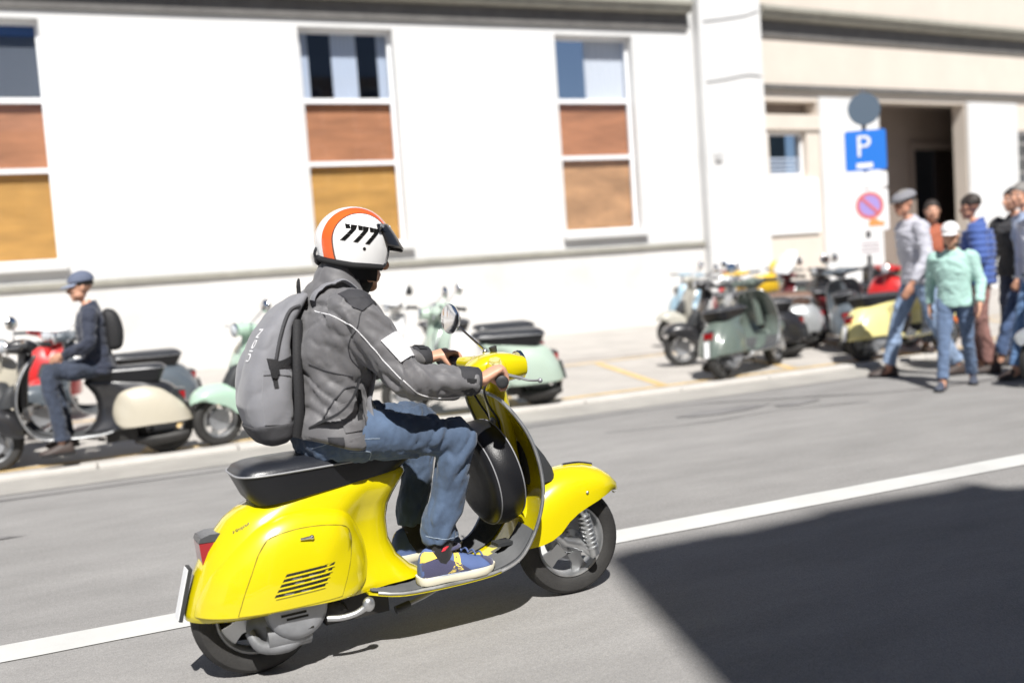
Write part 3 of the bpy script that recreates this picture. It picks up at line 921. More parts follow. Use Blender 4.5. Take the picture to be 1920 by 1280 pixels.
def scooter_meshes():
    S = SM
    S['body'] = make_body()
    S['cowl_r'] = make_cowl(1); S['cowl_l'] = make_cowl(-1)
    S['seat'], S['seat_top'], S['seat_piping'] = make_seat()
    S['shield'], S['edge'], S['ftrim'], S['mat'] = make_shield()
    S['fender'] = make_fender()
    S['tyre'] = tyre_mesh(); S['rim'] = rim_mesh(); S['hub'] = hub_mesh()
    S['headset'] = make_headset()
    S['lrim'] = MB().lathe([(.052, 0), (.056, .004), (.056, .012), (.049, .018), (.047, .012)], (1.024, 0, .89), (1, 0, 0), 28).mesh('lamp_rim')
    S['lglass'] = MB().lathe([(.048, 0), (.047, .01), (.036, .018), (.018, .022), (0, .023)], (1.026, 0, .89), (1, 0, 0), 28).mesh('lamp_glass')
    g = {}
    for nm, a, c in (('grip_r', (.838, -.20, .893), (.785, -.338, .878)), ('grip_l', (.893, .20, .903), (.868, .342, .912))):
        a, c = Vector(a), Vector(c); d = (c - a).normalized(); l = (c - a).length
        pr = [(.0, 0), (.019, 0), (.021, .008), (.0185, .014)]
        k = 0.02
        while k < l - .012:
            pr += [(.0185, k), (.0172, k + .004)]; k += .008
        pr += [(.0205, l - .01), (.0215, l - .004), (.018, l), (.008, l + .001), (.0, l + .001)]
        S[nm] = MB().lathe(pr, a, d, 18).mesh('grip', angle=50)
    lr = MB().tube([(.875, -.175, .885), (.90, -.24, .874), (.905, -.30, .868), (.915, -.352, .870)], [(.008, .006), (.008, .005), (.006, .004), (.005, .004)], 8, interp=4)
    lr.ball((.916, -.357, .870), .0085, 10, 8); S['lever_r'] = lr.mesh('brake_lever')
    ll = MB().tube([(.93, .175, .895), (.965, .24, .894), (.975, .30, .895), (.985, .352, .899)], [(.008, .006), (.008, .005), (.006, .004), (.005, .004)], 8, interp=4)
    ll.ball((.986, .357, .899), .0085, 10, 8); S['lever_l'] = ll.mesh('clutch_lever')
    mb = MB().tube([(.955, .115, .925), (.958, .12, .945), (.925, .135, .985), (.868, .148, 1.045)], .0045, 8, interp=4)
    mb.ball((.957, .118, .942), .011, 10, 8); S['stem'] = mb.mesh('mirror_stem')
    ax = Vector((-1, -.20, .05)).normalized()
    S['mback'] = MB().lathe([(0, -.022), (.03, -.019), (.046, -.010), (.054, .002), (.056, .006), (.052, .008)], Vector((.842, .15, 1.075)), ax, 28).mesh('mirror_back')
    S['mglass'] = MB().lathe([(.0515, .0045), (0, .0055)], Vector((.842, .15, 1.075)), ax, 28).mesh('mirror_glass')
    # tail lamp
    hood = MB(); hood.rings([[(x, y, z) for x, z in ((-.166, .462), (-.160, .476), (-.13, .484), (-.085, .482), (-.085, .456), (-.12, .460))] for y in (-.046, .046)])
    S['lamp_hood'] = hood.mesh('lamp_hood', angle=20)
    lens = MB(); lens.rings([[(x, y, z) for x, z in ((-.165, .459), (-.10, .459), (-.145, .398), (-.160, .392))] for y in (-.044, .044)])
    S['lens'] = lens.mesh('lamp_lens', angle=20)
    # plate, tilted
    a, c = Vector((-.198, 0, .380)), Vector((-.240, 0, .228)); n = Vector((-(a - c).z, 0, (a - c).x)).normalized()
    def slab(w, h0, h1, grow=0.0):
        m = MB(); d = (c - a).normalized()
        p, q = a - d * grow, c + d * grow
        m.add([p + Vector((0, -w, 0)) + n * h0, p + Vector((0, w, 0)) + n * h0, q + Vector((0, w, 0)) + n * h0, q + Vector((0, -w, 0)) + n * h0,
               p + Vector((0, -w, 0)) + n * h1, p + Vector((0, w, 0)) + n * h1, q + Vector((0, w, 0)) + n * h1, q + Vector((0, -w, 0)) + n * h1],
              [(0, 1, 2, 3), (4, 7, 6, 5), (0, 4, 5, 1), (1, 5, 6, 2), (2, 6, 7, 3), (3, 7, 4, 0)]); return m
    S['plate'] = slab(.027, .004, .007).mesh('number_plate', False)
    S['holder'] = slab(.031, -.008, .003, .004).mesh('plate_holder', False)
    # engine
    e = MB().ball((.06, -.06, .165), (.11, .075, .075), 18, 12)
    e.tube([(.0, -.10, .135), (.14, -.10, .135)], [.05, .045], 14)
    e.tube([(-.05, -.105, .17), (-.02, -.125, .12), (.06, -.128, .105), (.13, -.115, .125)], [.014, .02, .02, .014], 10, interp=4)
    S['engine'] = e.mesh('engine_case')
    f = MB().lathe([(0, .03), (.055, .03), (.078, .026), (.094, .016), (.10, .0), (.10, -.05), (0, -.05)], (.10, -.135, .222), (0, -1, 0), 36)
    S['fan'] = f.mesh('fan_cover', angle=40)
    xh = MB().tube([(.22, .06, .13), (.10, .09, .12), (-.08, .10, .13), (-.17, .10, .145)], [.03, .05, .045, .02], 14, interp=4)
    S['exhaust'] = xh.mesh('exhaust')
    u = MB().box(.20, .42, -.10, .10, .13, .24); u.tube([(.26, -.12, .19), (.2, -.10, .15)], .02, 8)
    u.ball((.255, -.135, .235), (.03, .02, .02)); u.ball((.22, -.12, .19), (.035, .02, .03))
    S['under'] = u.mesh('under_engine')
    kk = MB().tube([(.19, -.155, .172), (.23, -.172, .170), (.275, -.182, .176), (.31, -.19, .193)], [.010, .010, .010, .012], 10, interp=4)
    kk.ball((.318, -.192, .200), (.021, .016, .024), 12, 10)
    S['kick'] = kk.mesh('kick_lever')
    sd = MB().tube([(.62, -.10, .172), (.54, -.105, .150), (.47, -.11, .137)], .008, 8)
    S['stand'] = sd.mesh('stand')
    S['foot'] = MB().tube([(.49, -.11, .140), (.438, -.112, .130)], [.0135, .0145], 12).mesh('rubber_foot')
    pd = MB().box(.845, .905, -.10, -.045, .262, .275); pd.tube([(.89, -.07, .27), (.93, -.07, .25)], .008, 8)
    S['pedal'] = pd.mesh('brake_pedal')
    sh = MB().tube([(1.205, -.085, .345), (1.222, -.088, .30)], .016, 12); sh.tube([(1.222, -.088, .30), (1.252, -.09, .155)], .020, 14)
    for i in range(8):
        t = i / 7; sh.tube([(1.214 + .03 * t, -.087, .31 - .12 * t), (1.2155 + .03 * t, -.087, .304 - .12 * t)], .026, 14)
    S['shock'] = sh.mesh('shock_absorber')
    lk = MB().tube([(1.26, -.075, .15), (1.22, -.072, .185), (1.19, -.062, .204)], [.02, .018, .022], 12); lk.tube([(1.10, -.07, .26), (1.14, -.07, .22), (1.20, -.066, .20)], [.016, .018, .02], 12)
    S['link'] = lk.mesh('trailing_link')
    fk = MB().tube([(.985, 0, .45), (1.03, -.03, .38), (1.09, -.066, .27), (1.10, -.07, .25)], [.026, .026, .02, .018], 12, interp=4); S['fork'] = fk.mesh('fork_tube')
    hc = MB(); rr = []
    for z, x0, x1, w in ((.615, 1.0, 1.03, .03), (.60, 1.0, 1.06, .05), (.55, 1.0, 1.098, .062), (.50, 1.0, 1.128, .068), (.455, 1.0, 1.14, .07)):
        rr.append([((x0 + x1) / 2 + px, py, z) for px, py in supel(w, (x1 - x0) / 2, 20, 2.6)])
    hc.rings(rr); S['horn'] = hc.mesh('horn_cover')
    ws = MB(); rr = []
    for q in range(9):
        t = q / 8; z = .93 + .27 * t; w = .17 + .05 * math.sin(math.pi * min(1, t + .15)) - (.08 * max(0, t - .75) * 4)
        rr.append([(1.06 - .16 * t - .05 * (2 * j / 12 - 1) ** 2 * 1.0, w * (2 * j / 12 - 1), z) for j in range(13)])
    loops = [r + [(x - .004, y, z) for x, y, z in reversed(r)] for r in rr]
    ws.rings(loops); S['screen'] = ws.mesh('flyscreen', angle=50)
    S['rack'] = MB().tube([(-.02, -.08, .60), (-.14, -.08, .655), (-.24, -.07, .66), (-.25, 0, .66), (-.24, .07, .66), (-.14, .08, .655), (-.02, .08, .60)], .008, 8, interp=4).mesh('rear_rack')
scooter_meshes()

def scooter(name, label, paint, loc, rz, lean=0.0, seat=None, group=None, opts=(), steer=0.0, cowl=None):
    root = tag(empty(name, loc, R(rz), R(lean)), label, 'scooter', group)
    S = SM
    seat = seat or M_vinyl
    link('body', S['body'], paint, root); link('side_cowl', S['cowl_r'], cowl or paint, root); link('side_cowl', S['cowl_l'], cowl or paint, root)
    st = link('seat', S['seat'], seat, root)
    link('seat_top', S['seat_top'], M_vinyl_top if seat is M_vinyl else seat, st); link('seat_piping', S['seat_piping'], M_piping, st)
    sh = link('leg_shield', S['shield'], paint, root); link('edge_trim', S['edge'], M_alu, sh)
    link('floor_mat', S['mat'], M_mat, root); [link('floor_trim', q, M_alu, root) for q in S['ftrim']]
    link('front_fender', S['fender'], paint, root)
    for x, f in ((0, 0), (1.19, 1)):
        w = empty('wheel', (x, 0, .2055)); w.parent = root
        if f: w.rotation_euler = (0, 0, R(steer))
        link('tyre', S['tyre'], M_rubber, w); link('rim', S['rim'], M_alu, w); link('hub', S['hub'], M_steel, w)
    hs = link('handlebar_cover', S['headset'], paint, root)
    hl = link('headlight', S['lrim'], M_chrome, root); link('lamp_glass', S['lglass'], M_lampglass, hl)
    for k in ('grip_r', 'grip_l'): link('grip', S[k], M_grip, root)
    link('brake_lever', S['lever_r'], M_steel, root); link('clutch_lever', S['lever_l'], M_steel, root)
    if 'nomirror' not in opts:
        mr = link('mirror', S['mback'], M_chrome if 'blackmirror' not in opts else M_grip, root); link('mirror_stem', S['stem'], M_chrome, mr); link('mirror_glass', S['mglass'], M_mirror, mr)
    tl = link('tail_light', S['lamp_hood'], M_hood, root); link('lamp_lens', S['lens'], M_redlens, tl)
    hd = link('plate_holder', S['holder'], M_grip, root); link('number_plate', S['plate'], M_plate, hd)
    link('engine_case', S['engine'], M_engine, root); link('fan_cover', S['fan'], M_steel, root)
    link('exhaust', S['exhaust'], M_dirty, root); link('under_engine', S['under'], M_dirty, root)
    link('kick_lever', S['kick'], M_alu, root)
    sd = link('stand', S['stand'], M_steel, root); link('rubber_foot', S['foot'], M_grip, sd)
    link('shock_absorber', S['shock'], M_alu, root); link('trailing_link', S['link'], M_alu, root); link('fork_tube', S['fork'], M_dirty, root)
    link('horn_cover', S['horn'], M_grip, root)
    if 'screen' in opts: link('flyscreen', S['screen'], mat('screen_white', (.78, .79, .8), .35), root)
    if 'rack' in opts: link('rear_rack', S['rack'], M_chrome, root)
    if 'topcase' in opts:
        b = MB(); rr = []
        for z, s in ((.665, .86), (.68, .95), (.80, 1.0), (.86, .98), (.90, .85), (.905, .7)):
            rr.append([(-.14 + px * s, py * s, z) for px, py in supel(.17, .14, 24, 4)])
        b.rings(rr); b.build('top_box', opts['topcase'], root)
        link('rear_rack', S['rack'], M_chrome, root)
    if 'spare' in opts or name == 'motor_scooter_ridden': pass
    return root

hero = scooter('motor_scooter', 'bright yellow motor scooter ridden along the road in the foreground', M_yellow, (0.425, 3.264, 0), 5.0, steer=-4)
# engine door, seam, louvres and catch on the near side
bv = bvh_of(SM['cowl_r'])
panel = [(-.092, .2475), (-.066, .315), (-.033, .385), (-.012, .425), (.02, .462), (.06, .474), (.108, .480), (.16, .480), (.211, .475), (.255, .466), (.280, .452), (.290, .43), (.290, .404), (.276, .35), (.259, .306), (.232, .2475)]
b = MB(); decal(b, panel, bv, (0, 1, 0), off=.0028, h0=-.2, rings=10, thick=.003, edge=.02)
door = b.build('engine_door', M_yellow, hero, angle=60)
b = MB(); surf_tube(b, panel, .0016, bv, (0, 1, 0), off=.0006, h0=-.2, k=6); b.build('door_seam', M_seam, door)
bd = bvh_of(door.data)
for i in range(5):
    t = i / 4
    x0, z0 = .054 + (.015 - .054) * t, .351 + (.294 - .351) * t
    x1, z1 = .213 + (.175 - .213) * t, .357 + (.298 - .357) * t
    h = .0042
    sl = [(x0, z0 - h), (x1, z1 - h), (x1 + .006, z1 + h), (x0 + .006, z0 + h)]
    b = MB(); decal(b, sl, bd, (0, 1, 0), off=.0006, h0=-.2, rings=2, thick=.004, edge=.02); b.build('louvre_slot', M_slot, door)
    b = MB(); lip = [(x0 + .004, z0 - h - .003), (x1 + .001, z1 - h - .003)]
    surf_tube(b, lip, .0028, bd, (0, 1, 0), off=.001, h0=-.2, k=10, n=8); b.build('louvre_lip', M_yellow, door)
    if i in (1, 2, 4):
        for q in range(2):
            xa = x0 + (x1 - x0) * (.08 + .33 * q + .1 * i % .3); b = MB()
            decal(b, [(xa, z0 - .001), (xa + .03, z0 - .0025), (xa + .034, z0 + .0002), (xa + .006, z0 + .0022)], bd, (0, 1, 0), off=.0012, h0=-.2, rings=2, thick=.001); b.build('glint_tab', M_alu, door)
b = MB().tube([(.116, -.2, .451), (.15, -.203, .452)], [(.006, .004), (.008, .006)], 10); b.ball((.152, -.2035, .452), .008, 10, 8)
hit, nn = cast(bd, (.13, -.2, .451), (0, 1, 0))
o = b.build('door_catch', M_chrome, door)
if hit: o.location = (0, hit.y + .197, 0)
# fan cover slots
for i in range(5):
    z = .215 - i * .014; w = .045 - .006 * i
    b = MB().box(.085 - w + .01 * i, .085 + w * .8 + .01 * i, -.1672 + .0012 * i, -.15, z - .0035, z + .0035)
    b.build('fan_slot', M_slot, [c for c in hero.children if c.name.startswith('fan_cover')][0], smooth=False)
# spare wheel under a black cover, with grey piping
ax = Vector((-.978, 0, -.21)).normalized(); c0 = Vector((.868, 0, .515))
sc_ = MB().lathe([(0, .068), (.08, .068), (.13, .066), (.158, .060), (.176, .048), (.190, .025), (.195, 0), (.193, -.03), (.184, -.052), (.16, -.06), (0, -.06)], c0, ax, 48).build('spare_wheel_cover', M_vinyl, hero)
a_ = ax.orthogonal().normalized(); b_ = ax.cross(a_)
for r, h in ((.181, .044), (.186, -.05)):
    ring = [c0 + ax * h + (a_ * math.cos(t) + b_ * math.sin(t)) * r for t in [2 * math.pi * k / 60 for k in range(61)]]
    MB().tube(ring, .0024, 6).build('cover_piping', M_piping, sc_)
link('brake_pedal', SM['pedal'], M_grip, hero)
link('switch_knob', MB().tube([(.95, .03, .945), (.945, .03, .965)], [.012, .015], 12).mesh('switch_knob'), M_grip, hero)
tm = text_mesh('Vespa', .026, .0006)
bvbody = bvh_of(SM['body'])
for v in tm.vertices:
    u, w, t = v.co
    p = Vector((-.060 + u * .92 + w * .45, -.2, .530 + u * .36 + w * .8))
    h, nn = cast(bvbody, p, (.15, 1, -.3))
    v.co = (h if h else p) + Vector((-.1, -.6, .7)) * (.0012 + t)
tm.update()
link('badge', tm, M_chrome, hero)
link('fender_rivet', MB().ball((1.222, -.1165, .40), (.006, .004, .006), 10, 8).mesh('fender_rivet'), M_alu, hero)
b = MB().tube([(1.19, 0, .492), (1.26, 0, .489), (1.32, 0, .474)], .006, 8, interp=3); b.build('fender_crest', M_chrome, hero)
for pts in ([(.86, -.11, .872), (.84, -.09, .83), (.87, -.05, .77), (.915, -.035, .70), (.925, -.03, .62)], [(.90, .10, .872), (.87, .08, .82), (.885, .045, .76), (.918, .03, .69), (.925, .03, .60)]):
    MB().tube(pts, .0042, 8, interp=6).build('control_cable', M_grip, hero)
MB().ball((.905, -.012, .70), (.012, .016, .016), 12, 8).build('ignition_lock', M_steel, hero)

# ------------------------------------------------------------------ people
M_skin = mat('skin', (0.56, 0.30, 0.20), 0.5, var=.07, vscale=14, bump=.06, bscale=120)
M_skin2 = mat('skin_ruddy', (0.48, 0.24, 0.16), 0.5, var=.08, vscale=14)
M_hair = mat('dark_hair', (0.03, 0.022, 0.018), 0.6, bump=.4, bscale=90)
M_greyhair = mat('grey_hair', (0.20, 0.19, 0.18), 0.6, bump=.4, bscale=90)
M_white_eye = mat('eye', (0.55, 0.52, 0.5), .3)
M_lip = mat('lip', (0.33, 0.12, 0.10), .5)

def fabric(name, col, var=.12, bscale=220, rough=.8, bump=.25, sheen=.15):
    return mat(name, col, rough, var=var, vscale=5, bump=bump, bscale=bscale, sheen=sheen)

def denim(name, col):
    m = mat(name, col, 0.85, var=.45, vscale=8, bump=.4, bscale=40, sheen=.15, stretch=(1, 1, .6))
    return m

def fold(amp, sc, seed, axis=None):
    """creased cloth: soft swells cut by sharp valleys that run along an axis"""
    off = Vector((seed * 3.7, seed * 1.3, seed * 2.1))
    ax = Vector(axis).normalized() if axis else None
    def d(co, n):
        p = co
        if ax is not None:
            t = co.dot(ax); p = co - ax * (t * .72)
        q = Vector((p.x * sc[0], p.y * sc[1], p.z * sc[2])) + off
        q = q + noise.noise_vector(q * .45) * .7
        a = noise.noise(q)
        b_ = noise.noise(q * 2.1 + off)
        v = (1 - min(1, abs(a) * 2.6)) ** 2
        return amp * (a * .9 - v * .75 + b_ * .3)
    return d

def hand_mb(mb, wrist, palm_c, across, down, fwd, grip=None, r=.0175, side=1):
    """a fist round a bar: grip = centre of bar; across = along bar towards the thumb side; fwd; down"""
    wrist, palm_c = Vector(wrist), Vector(palm_c)
    A, D, F = Vector(across).normalized(), Vector(down).normalized(), Vector(fwd).normalized()
    g = Vector(grip)
    # palm: a flat loft from the wrist to the knuckles over the bar
    k = g - D * .034 + F * .006
    mb.tube([wrist, wrist + (k - wrist) * .35, wrist + (k - wrist) * .75, k], [(.029, .022), (.036, .021), (.042, .019), (.041, .015)], 14, lat=A, interp=3)
    rr = .0085
    lens = (1.0, 1.06, 1.02, .88)
    for i in range(4):
        o = A * (.030 - i * .0205)
        s = lens[i]
        p0 = g + o - D * .033 - F * .004
        p1 = g + o - D * .026 * s + F * .024 * s
        p2 = g + o + D * .004 + F * .034 * s
        p3 = g + o + D * .028 + F * .019 * s
        p4 = g + o + D * .031 - F * .004
        mb.tube([p0, p1, p2, p3, p4], [.0098, .0095, .0088, .0082, .0066], 10, interp=4)
        mb.ball(p1 - D * .001, .0098, 10, 8); mb.ball(p4, .0066, 8, 6)
    t0 = wrist + (k - wrist) * .45 + A * .028
    mb.tube([t0, g + A * .046 - F * .018 + D * .012, g + A * .044 + F * .004 + D * .026, g + A * .034 + F * .022 + D * .027], [.0135, .0115, .0098, .0075], 10, interp=4)

def open_hand(mb, wrist, dirv, palm_n, side=1, s=1.0):
    """a relaxed hand hanging from the wrist, fingers slightly curled"""
    w = Vector(wrist); D = Vector(dirv).normalized(); N = Vector(palm_n); N = (N - D * N.dot(D)).normalized(); A = D.cross(N) * side
    k = w + D * .088 * s
    mb.tube([w, w + D * .045 * s, k], [(.026 * s, .019 * s), (.040 * s, .017 * s), (.040 * s, .013 * s)], 12, lat=A, interp=3)
    for i, l in enumerate((.068, .076, .071, .056)):
        o = A * (.030 - i * .020) * s
        mb.tube([k + o - D * .01 * s, k + o + D * l * .5 * s + N * .007 * s, k + o + D * l * .82 * s + N * .02 * s, k + o + D * l * .97 * s + N * .034 * s],
                [.0095 * s, .0088 * s, .008 * s, .0062 * s], 8, interp=3)
    mb.tube([w + D * .03 * s + A * .024 * s, w + D * .06 * s + A * .052 * s + N * .012 * s, w + D * .092 * s + A * .058 * s + N * .024 * s], [.013 * s, .011 * s, .008 * s], 8, interp=3)

def head_mb(mb, c, fwd, s=1.0, tilt=0.0):
    """a head with brow, nose, lips, chin, jaw and ears; c is the head's centre"""
    F = Vector(fwd).normalized(); Z = Vector((0, 0, 1)); L = Z.cross(F).normalized()
    Rm = Matrix((F, L, Z)).transposed() @ Matrix.Rotation(tilt, 3, 'Y')
    c = Vector(c)
    def P(x, y, z): return c + Rm @ Vector((x * s, y * s, z * s))
    h = MB()
    h.ball((-.008, 0, .03), (.097, .076, .092), 22, 16)
    h.ball((.018, 0, -.035), (.070, .060, .082), 20, 14)
    h.ball((.056, 0, -.092), (.026, .028, .022), 14, 10)
    h.tube([(.086, 0, .028), (.098, 0, .0), (.112, 0, -.020), (.100, 0, -.032)], [(.010, .010), (.012, .012), (.016, .013), (.014, .008)], 10, interp=3)
    h.ball((.072, 0, .038), (.018, .052, .012), 16, 8)
    h.ball((.080, 0, -.054), (.014, .026, .008), 12, 8); h.ball((.077, 0, -.069), (.013, .022, .008), 12, 8)
    for q in (-1, 1):
        h.ball((.058, q * .040, -.018), (.026, .022, .022), 12, 8)
        h.ball((-.008, q * .077, -.005), (.018, .010, .032), 12, 8)
        h.ball((.02, q * .052, -.06), (.045, .014, .03), 12, 8)
    h.v = [P(*p) for p in h.v]
    mb.join(h)
    return P

def eye_mb(P):
    out = []
    for q in (-1, 1):
        out.append(MB().ball(P(.0705, q * .031, .012), .0105, 12, 8))
    return out

TORSO_W = {'pelvis': (.170, .115), 'waist': (.150, .108), 'chest': (.178, .122), 'upper': (.175, .098), 'neckb': (.075, .07), 'neck': (.054, .056)}

def torso(mb, J, grow=0.0, wide=1.0, lat=(0, 1, 0), top='neck', bottom=None):
    ks = ['pelvis', 'waist', 'chest', 'upper', 'neckb', 'neck']
    ks = ks[:ks.index(top) + 1]
    pts = [J[k] for k in ks]; rad = [((TORSO_W[k][0] + grow) * wide, (TORSO_W[k][1] + grow) * wide) for k in ks]
    if bottom is not None:
        pts = [bottom] + pts; rad = [(rad[0][0], rad[0][1])] + rad
    mb.tube(pts, rad, 28, lat=lat, interp=4)

def limb(mb, pts, rads, grow=0.0, n=16, interp=5):
    mb.tube(pts, [(r + grow) for r in rads], n, interp=interp)

def shoe_parts(heel, toe, sx, zl, parent, m_up, m_sole, name='shoe', collar=.11, lab=None):
    """heel and toe on the ground; builds upper + sole"""
    heel, toe = Vector(heel), Vector(toe); d = toe - heel; l = d.length; d.normalize(); s = Vector((-d.y, d.x, 0)).normalized(); z = d.cross(s)
    def P(u, v, w): return heel + d * (u * l) + s * v + z * w
    secs = [(-.01, .022, .05), (.03, .033, .085), (.12, .037, .105), (.28, .037, .10), (.45, .040, .076), (.62, .046, .055), (.78, .047, .041), (.90, .040, .033), (.97, .027, .026), (1.0, .012, .020)]
    b = MB(); rr = []
    for u, w, h in secs:
        ring = []
        for k in range(16):
            t = 2 * math.pi * k / 16
            cc, ss = math.cos(t), math.sin(t)
            ring.append(P(u, math.copysign(abs(cc) ** .8, cc) * w * sx * (1 - .25 * max(0, ss)), .022 + max(0, (ss + .35) / 1.35) * (h - .0)))
        rr.append(ring)
    b.rings(rr)
    up = b.build(name, m_up, parent, label=lab, sub=1)
    so = MB(); outl = []
    pr = [(-.035, .0), (-.02, .024), (.03, .036), (.12, .040), (.3, .037), (.5, .042), (.68, .049), (.84, .047), (.95, .034), (1.02, .012), (1.025, 0)]
    oo = [(u, w) for u, w in pr] + [(u, -w) for u, w in reversed(pr[1:-1])]
    lay = []
    for w, g, zt in ((0.0, .92, 0), (.006, 1.0, 0), (.022, 1.02, 0), (.028, .98, 0)):
        lay.append([P(.5 + (u - .5) * (1 if g > .95 else .985), v * sx * g, w + (.012 * max(0, (u - .8) / .2) ** 2 if w < .01 else .004 * max(0, u - .8))) for u, v in oo])
    so.rings(lay)
    sole = so.build('sole', m_sole, up, angle=50)
    return up, sole

def unite(name, mb, voxel, m, parent=None, smooth=3, disp=None, label=None):
    me = remesh(mb, voxel, smooth, disp, name)
    return link(name, me, m, parent, label=label), me

# ---------------------------------------------------------------- the rider
M_jacket = mat('grey_jacket', (0.122, 0.120, 0.126), 0.6, var=.06, vscale=6, bump=.22, bscale=20, sheen=.2)
M_yoke = mat('dark_yoke', (0.032, 0.032, 0.037), 0.75, var=.15, vscale=9, bump=.25, bscale=300)
M_jacket_dk = mat('black_webbing', (0.016, 0.016, 0.018), 0.7, bump=.2, bscale=200)
M_reflect = mat('reflective_white', (0.80, 0.80, 0.82), 0.55)
M_jeans = denim('blue_denim', (0.052, 0.082, 0.138))
M_jeans2 = denim('washed_denim', (0.20, 0.28, 0.40))
M_bag = mat('bag_grey', (0.200, 0.202, 0.220), 0.75, var=.10, vscale=6, bump=.2, bscale=20, sheen=.2)
M_bag_dk = mat('bag_charcoal', (0.05, 0.05, 0.055), 0.8, var=.12, vscale=8, bump=.3, bscale=300)
M_navy = mat('navy_suede', (0.050, 0.050, 0.105), 0.9, var=.15, vscale=10, bump=.25, bscale=300, sheen=.4)
M_mesh = mat('blue_mesh', (0.085, 0.13, 0.29), 0.8, var=.12, vscale=10, bump=.3, bscale=500)
M_sole = mat('cream_sole', (0.68, 0.64, 0.50), 0.7, var=.06, vscale=9)
M_solemid = mat('pale_blue_sole', (0.36, 0.42, 0.52), .7)
M_yel_suede = mat('yellow_suede', (0.72, 0.55, 0.10), 0.85)
M_sock = fabric('black_sock', (0.012, 0.012, 0.014))
M_shell = mat('helmet_white', (0.80, 0.80, 0.80), 0.18, coat=1.0)
M_hor = mat('helmet_orange', (0.80, 0.13, 0.025), 0.18, coat=1.0)
M_hblack = mat('helmet_black', (0.014, 0.014, 0.016), 0.35, coat=.4)
M_lining = mat('helmet_lining', (0.012, 0.012, 0.013), 0.9)

J = dict(pelvis=Vector((.300, 0, .745)), waist=Vector((.308, 0, .88)), chest=Vector((.320, 0, 1.03)), upper=Vector((.340, 0, 1.14)), neckb=Vector((.372, 0, 1.205)), neck=Vector((.405, 0, 1.255)),
         sh_r=Vector((.350, -.175, 1.135)), el_r=Vector((.498, -.255, .925)), wr_r=Vector((.728, -.288, .884)), gr_r=Vector((.798, -.290, .885)),
         sh_l=Vector((.350, .175, 1.135)), el_l=Vector((.555, .272, .955)), wr_l=Vector((.805, .300, .925)), gr_l=Vector((.880, .285, .9085)),
         hip_r=Vector((.305, -.088, .742)), kn_r=Vector((.688, -.178, .692)), an_r=Vector((.602, -.150, .345)),
         hip_l=Vector((.305, .088, .742)), kn_l=Vector((.700, .165, .715)), an_l=Vector((.630, .150, .345)))
b = MB()
torso(b, J, -.012, .95)
HC = Vector((.432, 0, 1.325))
PH = head_mb(b, HC, (1, 0, -.06), 1.02, R(6))
for s in 'rl':
    limb(b, [J['sh_' + s] + Vector((-.01, 0, .01)), J['sh_' + s] * .5 + J['el_' + s] * .5, J['el_' + s], J['el_' + s] * .45 + J['wr_' + s] * .55, J['wr_' + s]], [.050, .044, .038, .035, .027])
    limb(b, [J['hip_' + s], J['hip_' + s] * .5 + J['kn_' + s] * .5, J['kn_' + s], J['kn_' + s] * .6 + J['an_' + s] * .4, J['an_' + s], J['an_' + s] + Vector((.0, 0, -.09))], [.070, .055, .040, .040, .034, .034])
    limb(b, [J['an_' + s] + Vector((-.03, 0, -.095)), J['an_' + s] + Vector((.06, 0, -.10)), J['an_' + s] + Vector((.13, 0, -.115))], [.028, .03, .02])
dr = Vector((.785, -.338, .878)) - Vector((.838, -.20, .893))
hand_mb(b, J['wr_r'], None or J['wr_r'], -dr, (.12, 0, -1), (1, .3, .12), J['gr_r'])
dl = Vector((.868, .342, .912)) - Vector((.893, .20, .903))
hand_mb(b, J['wr_l'], J['wr_l'], -dl, (.12, 0, -1), (1, -.2, .1), J['gr_l'])
rider, rme = unite('person', b, .0052, M_skin, None, 2)
rider.location = (0.425, 3.264, 0); rider.rotation_euler = (0, 0, R(5))
tag(rider, 'rider on the yellow scooter in grey jacket and white helmet numbered 777', 'person')
for e in eye_mb(PH): e.build('eye', M_white_eye, rider)
# nails
for k in range(3):
    pass

# jacket
b = MB()
TW = dict(TORSO_W)
torso(b, J, .028, top='upper', bottom=J['pelvis'] + Vector((-.005, 0, -.028)))
b.tube([J['upper'] + Vector((-.006, 0, -.02)), J['upper'] + Vector((.005, 0, .035)), J['neckb'] + Vector((-.012, 0, .01)), J['neckb'] + Vector((.0, 0, .045)), J['neck'] + Vector((-.012, 0, .016))],
       [(.19, .112), (.155, .10), (.098, .088), (.083, .08), (.080, .078)], 26, lat=(0, 1, 0), interp=4)
for s in 'rl':
    sg = -1 if s == 'r' else 1
    a, e, w = J['sh_' + s], J['el_' + s], J['wr_' + s]
    limb(b, [a + Vector((-.02, -sg * .03, .0)), a, a * .5 + e * .5 + Vector((-.005, sg * .004, 0)), e + Vector((-.008, sg * .004, -.008)), e * .5 + w * .5 + Vector((0, 0, -.008)), w * .93 + e * .07 + Vector((-.0, 0, -.004))],
         [.080, .086, .074, .066, .056, .045], n=20)
dA = fold(.015, (12, 12, 12), 1, (.75, -.2, -.6)); dB = fold(.007, (30, 30, 30), 2, (.6, .3, -.7)); dC = fold(.013, (17, 17, 17), 8, (-.35, .3, .9))
def jdisp(co, n):
    k = 1.0
    if co.z > 1.19: k = .45
    if co.z < .80: k = .4; return dA(co, n) * k + .006
    if co.y < -.2 and co.x > .44 or co.y > .2 and co.x > .44: return dC(co, n) + dB(co, n) * .7 + .003
    return dA(co, n) * k + dB(co, n) * k * .7 + .002
jk, jme = unite('jacket', b, .0075, M_jacket, rider, 4, jdisp)
bj = bvh_of(jme)
NEAR = (0, 1, 0)      # cast from the right hand side
def dec(name, poly, m, par, bv, off=.002, thick=.004, d=NEAR, plane='xz', h0=-.25, rings=5, label=None, edge=.012):
    b = MB(); decal(b, poly, bv, d, off, plane, h0, rings, thick, edge); return b.build(name, m, par, angle=60, label=label)
